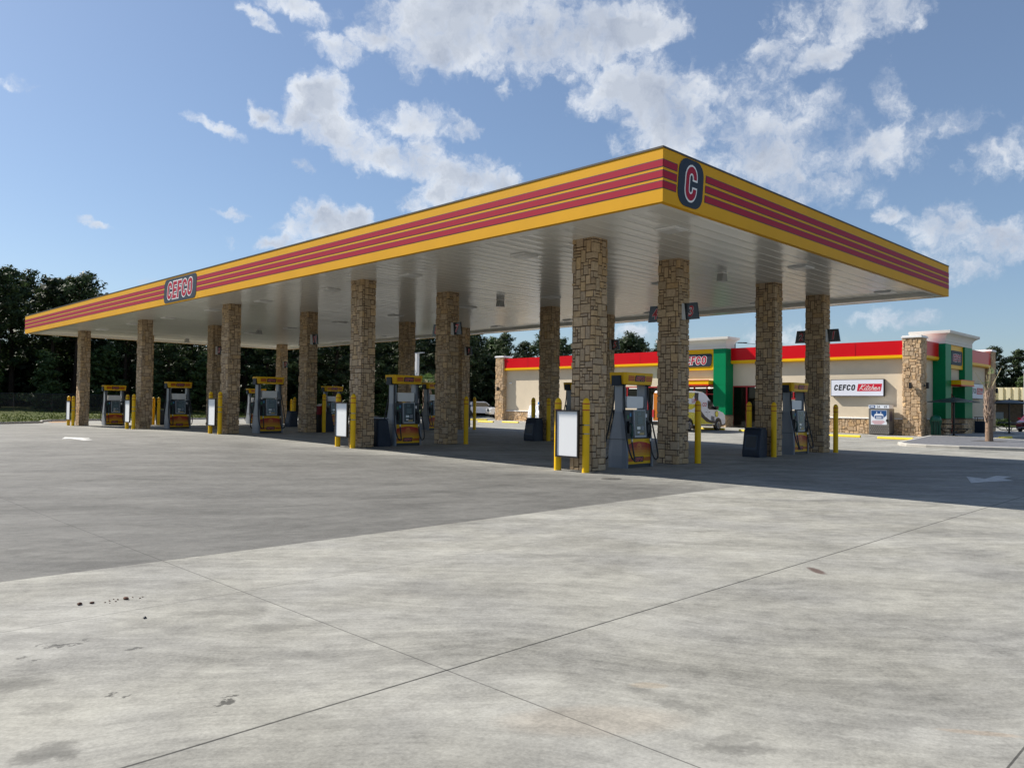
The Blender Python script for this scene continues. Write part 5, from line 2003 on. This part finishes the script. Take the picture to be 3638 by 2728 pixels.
MB().lathe([(.05, 0), (.05, .02)], 12, (0, 0, 0)).build('emblem', chrome, car, loc=(2.385, 0, .66))

# ================================================================== PALMS
def palm_trunk(parent, h, r0, r1, mt):
    rings = []
    prof = [(r0 * 1.12, -.15), (r0 * 1.05, .1), (r0, .5), (r0 * .92, h * .45), (r1, h)]
    return MB().lathe(prof, 14).build('trunk', mt, parent, smooth=True)


rnd = random.Random(21)
t = thing('palm_tree', 'young palm with peeling trunk and a few bare fronds on the paver island', 'palm', (32.25, 2.55, -.01))
palm_trunk(t, 2.55, .17, .125, palm_bark)
b = MB()
for k in range(64):
    z = 1.05 + 1.5 * (k / 64) ** .95
    a = k * 2.399
    r = .155 - .02 * (z - 1)
    c, s_ = cos(a), sin(a)
    L = rnd.uniform(.18, .34)
    w = rnd.uniform(.045, .075)
    out = rnd.uniform(.03, .11)
    p0, p1 = Vector((c * r, s_ * r, z - .12)), Vector((c * (r + out), s_ * (r + out), z + L))
    sd_ = Vector((-s_, c, 0)) * w
    k_ = rnd.uniform(.7, 1.25)
    b.tone = (k_, k_ * .97, k_ * .92)
    b.loft([[p0 - sd_, p0 + sd_, p0 + sd_ * .8 + Vector((c, s_, 0)) * .04, p0 - sd_ * .8 + Vector((c, s_, 0)) * .04], [p1 - sd_ * .35, p1 + sd_ * .35, p1 + sd_ * .3 + Vector((c, s_, 0)) * .02, p1 - sd_ * .3 + Vector((c, s_, 0)) * .02]])
b.tone = None
b.build('leaf_bases', pm('palm_boot', (.34, .25, .19), .85, spec=.15, var=.3, vscale=10), t)


def fan(b, tip, dirv, size, n=13):
    """palmate leaf blade of narrow pleats"""
    dirv = Vector(dirv).normalized()
    sd = dirv.cross(Vector((0, 0, 1))).normalized()
    upv = sd.cross(dirv)
    for k in range(n):
        a = (k / (n - 1) - .5) * 2.6
        d = (dirv * cos(a) + sd * sin(a)).normalized()
        L = size * (1 - .25 * abs(a))
        w = size * .05
        pr = d.cross(upv).normalized() * w
        e = Vector(tip) + d * L * .6
        f = Vector(tip) + d * L - Vector((0, 0, 1)) * L * .25
        tn = rnd.random()
        b.tone = (tn, tn, tn * .99)
        b.poly([Vector(tip), e - pr, e + pr])
        b.poly([e - pr, f, e + pr])


b = MB()
for a, L, lean in ((.4, 1.3, .08), (1.2, 1.45, -.02), (2.3, 1.35, .62), (5.5, 1.5, .45), (3.6, 1.0, .12)):
    d = Vector((.7057 * 0 + .7085 * (lean if a in (5.5, .4) else -lean), -.7057 * (lean if a in (5.5, .4) else -lean), 1)).normalized()
    p0 = Vector((0, 0, 2.35))
    b.tube([p0, p0 + d * L * .5, p0 + d * L + Vector((0, 0, -.05 * L))], [.03, .022, .012], 5)
b.build('frond_stalks', pm('frond_stalk', (.42, .36, .20), .7), t)
b = MB()
fan(b, (-.05, .05, 2.95), (-.5, .5, -.05), .42, 9)
fan(b, (.05, -.05, 3.35), (.1, -.1, .6), .5, 9)
b.build('leaves', palm_leaf, t)
MB().tube([(.16, -.14, 1.5), (.17, -.15, 2.75)], .035, 5).build('support_stake', pm('pale_lumber', (.52, .36, .2), .8), t)

t = thing('palm_tree', 'small leafy palm behind the pumps, below the dark wood', 'palm', (20.5, 33.0 - .0, .1))
t.location = (24.5, 37.5, gz(24.5, 37.5))
palm_trunk(t, 2.9, .30, .24, palm_bark)
b = MB()
for k in range(46):
    z = .8 + 2.0 * k / 46
    a = k * 2.399
    c, s_ = cos(a), sin(a)
    r = .26
    p0, p1 = Vector((c * r, s_ * r, z - .1)), Vector((c * (r + .1), s_ * (r + .1), z + .22))
    sd_ = Vector((-s_, c, 0)) * .07
    b.loft([[p0 - sd_, p0 + sd_, p0 + sd_ + Vector((c, s_, 0)) * .04, p0 - sd_ + Vector((c, s_, 0)) * .04], [p1 - sd_ * .4, p1 + sd_ * .4, p1 + sd_ * .3, p1 - sd_ * .3]])
b.build('leaf_bases', pm('palm_boot', (.34, .25, .19), .85), t)
b = MB()
st_ = MB()
for k in range(20):
    a, e = k * 2.399, rnd.uniform(-.15, 1.2)
    d = Vector((cos(a) * cos(e), sin(a) * cos(e), sin(e)))
    p0 = Vector((0, 0, 2.95))
    p1 = p0 + d * rnd.uniform(.35, .6)
    st_.tube([p0, p1], .014, 4)
    fan(b, p1, (d.x, d.y, d.z * .6 - .15), rnd.uniform(.55, .8), 13)
b.build('leaves', palm_leaf, t)
st_.build('frond_stalks', pm('frond_stalk', (.42, .36, .20), .7), t)

# ================================================================== WOOD
def clump(b, c, r, n, size, rnd, flat=.7, jitter=1.0):
    """a tuft of needle / leaf faces filling a squashed ball"""
    cx, cy, cz = c
    for _ in range(n):
        while True:
            x, y, z = rnd.uniform(-1, 1), rnd.uniform(-1, 1), rnd.uniform(-1, 1)
            d2 = x * x + y * y + z * z
            if d2 < 1:
                break
        p = Vector((cx + x * r, cy + y * r, cz + z * r * flat))
        o = Vector((x, y, z + .25)).normalized()
        a = Vector((rnd.gauss(0, 1), rnd.gauss(0, 1), rnd.gauss(0, .7)))
        t1 = o.cross(a)
        if t1.length < 1e-4:
            continue
        t1.normalize()
        t2 = (t1.cross(o) + o * rnd.uniform(-.6, .6)).normalized()
        s = size * rnd.uniform(.55, 1.3)
        t1 *= s * .5
        t2 *= s * rnd.uniform(.7, 1.4)
        tn = min(1, max(0, rnd.gauss(.42, .26)))
        b.tone = (tn, tn, tn * .999)
        b.poly([p - t1, p + t1 * .6 - t2 * .3, p + t2, p - t1 * .5 + t2 * .4])


def make_pine(seed, h, bare, spread, leaf, nb=26, lean=.4, low=False):
    rnd = random.Random(seed)
    t = thing('pine_tree' if not low else 'broadleaf_tree', '', 'tree')
    lx, ly = rnd.uniform(-lean, lean), rnd.uniform(-lean, lean)

    def ax(z):
        k = z / h
        return Vector((lx * k * k, ly * k * k, z))
    tr = MB()
    n = 9
    r0 = .15 + h * .009
    tr.tube([ax(h * .97 * k / n) - Vector((0, 0, .3 if k == 0 else 0)) for k in range(n + 1)], [r0 * (1 - .82 * k / n) + (.06 if k == 0 else 0) for k in range(n + 1)], 7)
    cr = MB()
    for k in range(nb):
        f = (k + rnd.uniform(0, .8)) / nb
        z = h * (bare + (1 - bare) * f)
        a = k * 2.399 + rnd.uniform(-.5, .5)
        env = sin(pi * min(1, .18 + .82 * f) ** .8) ** .7 if not low else (1 - f * .75)
        L = spread * env * rnd.uniform(.55, 1.15)
        e = rnd.uniform(-.05, .35) + f * .5
        d = Vector((cos(a) * cos(e), sin(a) * cos(e), sin(e)))
        p0 = ax(z)
        p1 = p0 + d * L
        pm_ = p0 + d * L * .55 - Vector((0, 0, .06 * L))
        tr.tube([p0, pm_, p1], [.055, .035, .012], 4)
        for q in range(3 if L > 1.2 else 2):
            w = (.45, .75, 1.0)[q] if L > 1.2 else (.6, 1.)[q]
            c = p0.lerp(p1, w) + Vector((rnd.uniform(-.3, .3), rnd.uniform(-.3, .3), rnd.uniform(-.1, .35)))
            clump(cr, c, rnd.uniform(.55, .95) * (.7 + .12 * spread), 46 if not low else 58, .30 if not low else .34, rnd, .62)
    clump(cr, ax(h * .98), .7, 50, .28, rnd, .9)
    tr.build('trunk', bark, t)
    cr.build('crown', leaf, t)
    return t


KINDS = [make_pine(101, 14.0, .52, 2.5, pine_leaf, 24), make_pine(102, 13.0, .40, 2.9, pine_leaf, 28), make_pine(103, 12.0, .58, 2.2, pine_leaf, 18), make_pine(104, 13.5, .30, 2.7, pine_leaf, 34),
         make_pine(105, 9.0, .12, 2.9, broad_leaf, 34, .3, True), make_pine(106, 7.5, .06, 2.6, broad_leaf, 30, .3, True)]
KH = [14.0, 13.0, 12.0, 13.5, 9.0, 7.5]
FW, RV = Vector((_f.x, _f.y, 0)).normalized(), Vector((_rt.x, _rt.y, 0)).normalized()
used_kind = [False] * 6
LABT = ['tall bare-trunked pine', 'tall dense dark pine', 'thin open-crowned pine', 'pine leafy to low down', 'bushy broadleaf tree', 'low broadleaf tree']
WHERE = ['in the wood left of the canopy', 'in the dark wood seen under the canopy', 'in the wood behind the store', 'in the wood at the right edge']
rnd = random.Random(77)
ntree = 0


def ground_at(x, y):
    ey = edge_y(x) if -70 < x < 75 else 45
    if y > ey:
        t_ = (y - ey - .16) / 45
        return .1 + .55 * smooth01((t_ - .06) / .5)
    return -.1


def plant(dep, lat, k, hh):
    """a tree at a distance ahead of and beside the viewpoint's heading"""
    global ntree
    p = Vector((CX, CY, 0)) + FW * dep + RV * lat
    src = KINDS[k]
    o = src if not used_kind[k] else dup(src)
    used_kind[k] = True
    s = hh / KH[k]
    o.location = (p.x, p.y, ground_at(p.x, p.y) - .25)
    w_ = s ** .5 * rnd.uniform(.9, 1.15)
    o.scale = (w_, w_, s)
    o.rotation_euler = (0, 0, rnd.uniform(0, 6.28))
    az = lat / dep
    w = 0 if az < -.47 else 1 if az < -.12 else 2 if az < .5 else 3
    tag(o, LABT[k] + ' ' + WHERE[w], 'tree', 'trees of the wood ' + ['left of the canopy', 'seen under the canopy', 'behind the store', 'at the right edge'][w])
    ntree += 1


# heights of the wood along its length: lateral / depth -> top height
def wood(row_dep, step, lat0, lat1, hfun, kinds, jd=2.5):
    lat = lat0
    while lat < lat1:
        d = row_dep(lat) + rnd.uniform(-jd, jd)
        plant(d, lat, rnd.choice(kinds), hfun(lat / d) * rnd.uniform(.86, 1.05))
        lat += step * rnd.uniform(.75, 1.25)


def h_left(a):
    return 14.6 if a < -.55 else 13.6 if a < -.5 else 11.6 if a < -.1 else 10.6


wood(lambda l: 76 + .25 * (l + 50), 3.4, -62, -8, h_left, [0, 1, 2, 3, 3])
wood(lambda l: 81 + .3 * (l + 50), 3.0, -68, -2, h_left, [0, 1, 3, 3])
wood(lambda l: 88 + .3 * (l + 50), 3.4, -72, 4, lambda a: h_left(a) + .4, [1, 3, 3])
wood(lambda l: 73.5 + .28 * (l + 50), 4.2, -60, -6, lambda a: rnd.uniform(3.5, 7.), [4, 5, 5], 1.5)
wood(lambda l: 112 + .1 * l, 3.2, -20, 34, lambda a: 11.2 if a < -.02 else 9.3 if a < .06 else 11.4 if a < .2 else 9., [1, 3, 4, 3], 3)
wood(lambda l: 118 + .1 * l, 3.4, -24, 30, lambda a: 11.4 if a < -.02 else 9.6 if a < .06 else 11.2 if a < .2 else 8.5, [1, 3, 0], 3)
wood(lambda l: 106 + .1 * l, 4.6, -18, 10, lambda a: rnd.uniform(6.5, 9.5), [4, 4, 3], 3)
wood(lambda l: 122, 3.2, 66, 100, lambda a: 12.2, [1, 3, 0, 3], 3)
wood(lambda l: 116, 3.4, 68, 98, lambda a: rnd.uniform(6, 9), [4, 4, 3], 2)
# small saplings close to the fence
for d, l, k, hh in ((70.5, -41.5, 5, 2.6), (79, -24.8, 5, 3.6), (84, -22.3, 4, 4.2), (88, -10.5, 5, 4.5), (90, -8.2, 5, 5.0), (95, -15, 4, 6.0)):
    plant(d, l, k, hh)
for k in range(6):
    if not used_kind[k]:
        plant(120, 70 + k, k, 8)

# dense understorey filling the wood's inside
b = MB()
rnd = random.Random(9)
for k in range(190):
    lat = -90 + 112 * k / 190 + rnd.uniform(-1, 1)
    d = 90 + .27 * (lat + 50) + rnd.uniform(-3, 5)
    p = Vector((CX, CY, 0)) + FW * d + RV * lat
    for q in range(4):
        clump(b, (p.x + rnd.uniform(-1, 1), p.y + rnd.uniform(-1, 1), .8 + q * 1.9 + rnd.uniform(-.4, .4)), 1.9, 60, .75, rnd, .8)
for k in range(60):
    lat = -20 + 118 * k / 60 + rnd.uniform(-1, 1)
    d = 126 + rnd.uniform(-3, 5)
    p = Vector((CX, CY, 0)) + FW * d + RV * lat
    for q in range(4):
        clump(b, (p.x + rnd.uniform(-1, 1), p.y + rnd.uniform(-1, 1), .6 + q * 1.8), 2.2, 60, .9, rnd, .8)
b.tone = None
tag(b.build('undergrowth', leaf_mat('undergrowth_leaves', (.012, .022, .008), (.035, .055, .016))), 'dark undergrowth filling the wood behind the fence', 'undergrowth', kind='stuff')

# ================================================================== FENCE
fen = thing('chain_link_fence', 'dark chain link fence along the foot of the wood', 'fence', (0, 0, 0))
FP = [(-30, 61), (4.5, 67.5), (20, 72), (37, 78.5), (52, 86)]
fm = bpy.data.materials.new('chain_link_mesh')
fm.use_nodes = True
N = NT(fm.node_tree)
N.n.clear()
df = N.new('ShaderNodeBsdfPrincipled')
df.inputs['Base Color'].default_value = (.03, .032, .034, 1)
tr = N.new('ShaderNodeBsdfTransparent')
pos = N.new('ShaderNodeNewGeometry').outputs['Position']
sp = N.new('ShaderNodeSeparateXYZ')
N.put(sp.inputs[0], pos)
al = N.vmath('DOT_PRODUCT', pos, (.95, .31, 0))
a1 = N.math('FRACT', N.math('MULTIPLY', N.math('ADD', al, sp.outputs[2]), 12))
a2 = N.math('FRACT', N.math('MULTIPLY', N.math('SUBTRACT', al, sp.outputs[2]), 12))
wire = N.math('MAXIMUM', N.math('LESS_THAN', a1, .16), N.math('LESS_THAN', a2, .16))
mx = N.new('ShaderNodeMixShader')
N.l.new(wire, mx.inputs[0])
N.l.new(tr.outputs[0], mx.inputs[1])
N.l.new(df.outputs[0], mx.inputs[2])
N.l.new(mx.outputs[0], N.new('ShaderNodeOutputMaterial').inputs[0])
mb, rb = MB(), MB()
for (a, c), (d, e) in zip(FP[:-1], FP[1:]):
    A, B = Vector((a, c, ground_at(a, c))), Vector((d, e, ground_at(d, e)))
    Z = Vector((0, 0, 1.5))
    mb.poly([A, B, B + Z, A + Z])
    rb.tube([A + Z, B + Z], .03, 5)
    n = int((B - A).length / 3.2)
    for k in range(n):
        p = A.lerp(B, k / n)
        MB().tube([p - Vector((0, 0, .2)), p + Vector((0, 0, 1.54))], .032, 5).build('post', black_m, fen)
mb.build('mesh', fm, fen)
rb.build('top_rail', black_m, fen)

# ================================================================== POLES, FAR BUILDING
t = thing('light_pole', 'white square lamp post behind the pumps, against the dark wood', 'light pole', (37.0, 54.8, 0))
MB().box(-.16, .16, -.16, .16, .6, 6.55).build('post', pole_white, t)
MB().lathe([(.30, 0), (.30, .6), (.24, .65)], 14).build('footing', curb_m, t)
MB().box(-.10, .10, -1.1, -.15, 6.55, 6.66).build('lamp_head', pump_grey, t)
MB().box(-.10, .10, .15, 1.1, 6.55, 6.66).build('lamp_head', pump_grey, t)
t = thing('light_pole', 'white lamp post rising beyond the red car at the right edge', 'light pole', (75.4, 10.1, -.2))
MB().box(-.09, .09, -.09, .09, .5, 5.3).build('post', pole_white, t)
MB().lathe([(.30, 0), (.30, .5), (.24, .55)], 14).build('footing', curb_m, t)
MB().box(-.5, .5, -.12, .12, 5.3, 5.42).build('lamp_head', pump_grey, t)

t = thing('utility_pole', 'dark wooden utility pole with insulators rising behind the store roof', 'utility pole', (61.5, 33.0, -.3))
MB().tube([(0, 0, 0), (0, 0, 8.9)], [.2, .13], 8).build('pole', wood_pole, t)
for z in (7.6, 8.5):
    for s_ in (.35, .85):
        q = MB().tube([(s_ * .7, -s_ * .7, z), (s_ * .7 + .3, -s_ * .7 - .3, z)], .06, 6).build('insulator', black_m, t)
    MB().tube([(0, 0, z), (.95, -.95, z + .02)], .03, 5).build('arm', wood_pole, t)
wr = MB()
for z in (7.62, 8.52):
    wr.tube([Vector((61.5, 33, -.3 + z)).lerp(Vector((112, -10, z + .4)), k / 12) - Vector((0, 0, 1.4 * sin(pi * k / 12))) for k in range(13)], .022, 4)
wr.v = [(x - 61.5, y - 33, z + .3) for x, y, z in wr.v]
wr.build('wire', black_m, t)

fb_ = thing('metal_building', 'tan ribbed metal roofed brick building beyond the red car', 'building', (88, 17, -.3))
b = MB()
b.box(-.0, 14, -5.5, 12, 0, 3.05)
b.build('wall', brick_dk, fb_)
b = MB()
n = 26
Y0, Y1 = -6.1, 12.6
dy = (Y1 - Y0) / n
pts = []
for k in range(n):
    y_ = Y0 + k * dy
    pts += [(-1.6, y_), (-1.6, y_ + dy * .55), (-1.45, y_ + dy * .62), (-1.45, y_ + dy * .93)]
pts += [(-1.6, Y1), (-1.2, Y1), (-1.2, Y0)]
b.prism(pts, lambda u, v, w: (u, v, w), 2.95, 4.3)
b.build('ribbed_fascia', tan_metal, fb_)
MB().box(-1.2, 14, -6, 12.5, 4.0, 4.25).build('roof', tan_metal, fb_)
for y_ in (-5.8, -1.6, 3.0, 7.5):
    MB().box(-1.5, -1.38, y_ - .06, y_ + .06, 0, 2.95).build('post', pole_white, fb_)
MB().box(-.06, 0, -2.2, -1.2, .5, 1.6).build('electric_box', pump_grey, fb_)
MB().box(-.06, 0, -4.6, -3.9, 1.2, 2.0).build('window', black_m, fb_)
t = thing('roof_unit', 'white air handling unit on the tan metal building', 'roof unit', (90.5, 21.0, 3.95))
MB().box(-.8, .8, -.8, .8, 0, 1.1).build('cabinet', ice_white, t)
MB().lathe([(.5, 1.1), (.5, 1.2), (.45, 1.22)], 14).build('fan_guard', pump_grey, t)
# shrub and truck near it
t = thing('shrub', 'low green bush in front of the far brick building', 'shrub', (80.5, 14.0, -.25))
b = MB()
rnd = random.Random(4)
for k in range(9):
    clump(b, (rnd.uniform(-.7, .7), rnd.uniform(-1.5, 1.5), .35 + rnd.uniform(0, .25)), .5, 70, .2, rnd, .8)
b.build('foliage', shrub_leaf, t)
MB().tube([(0, 0, 0), (0, 0, .5)], .05, 5).build('stem', bark, t)
b = MB()
b.poly([(76, 8, -.18), (90, 6, -.18), (90, 26, -.18), (74, 22, -.18)])
tag(b.build('lawn', grass_m), kind='structure')
pickup((69.5, 14.6, -.13), radians(176), 'white truck nose showing between the far pier and the bush')

print('TREES', ntree, 'OBJECTS', len(bpy.data.objects))
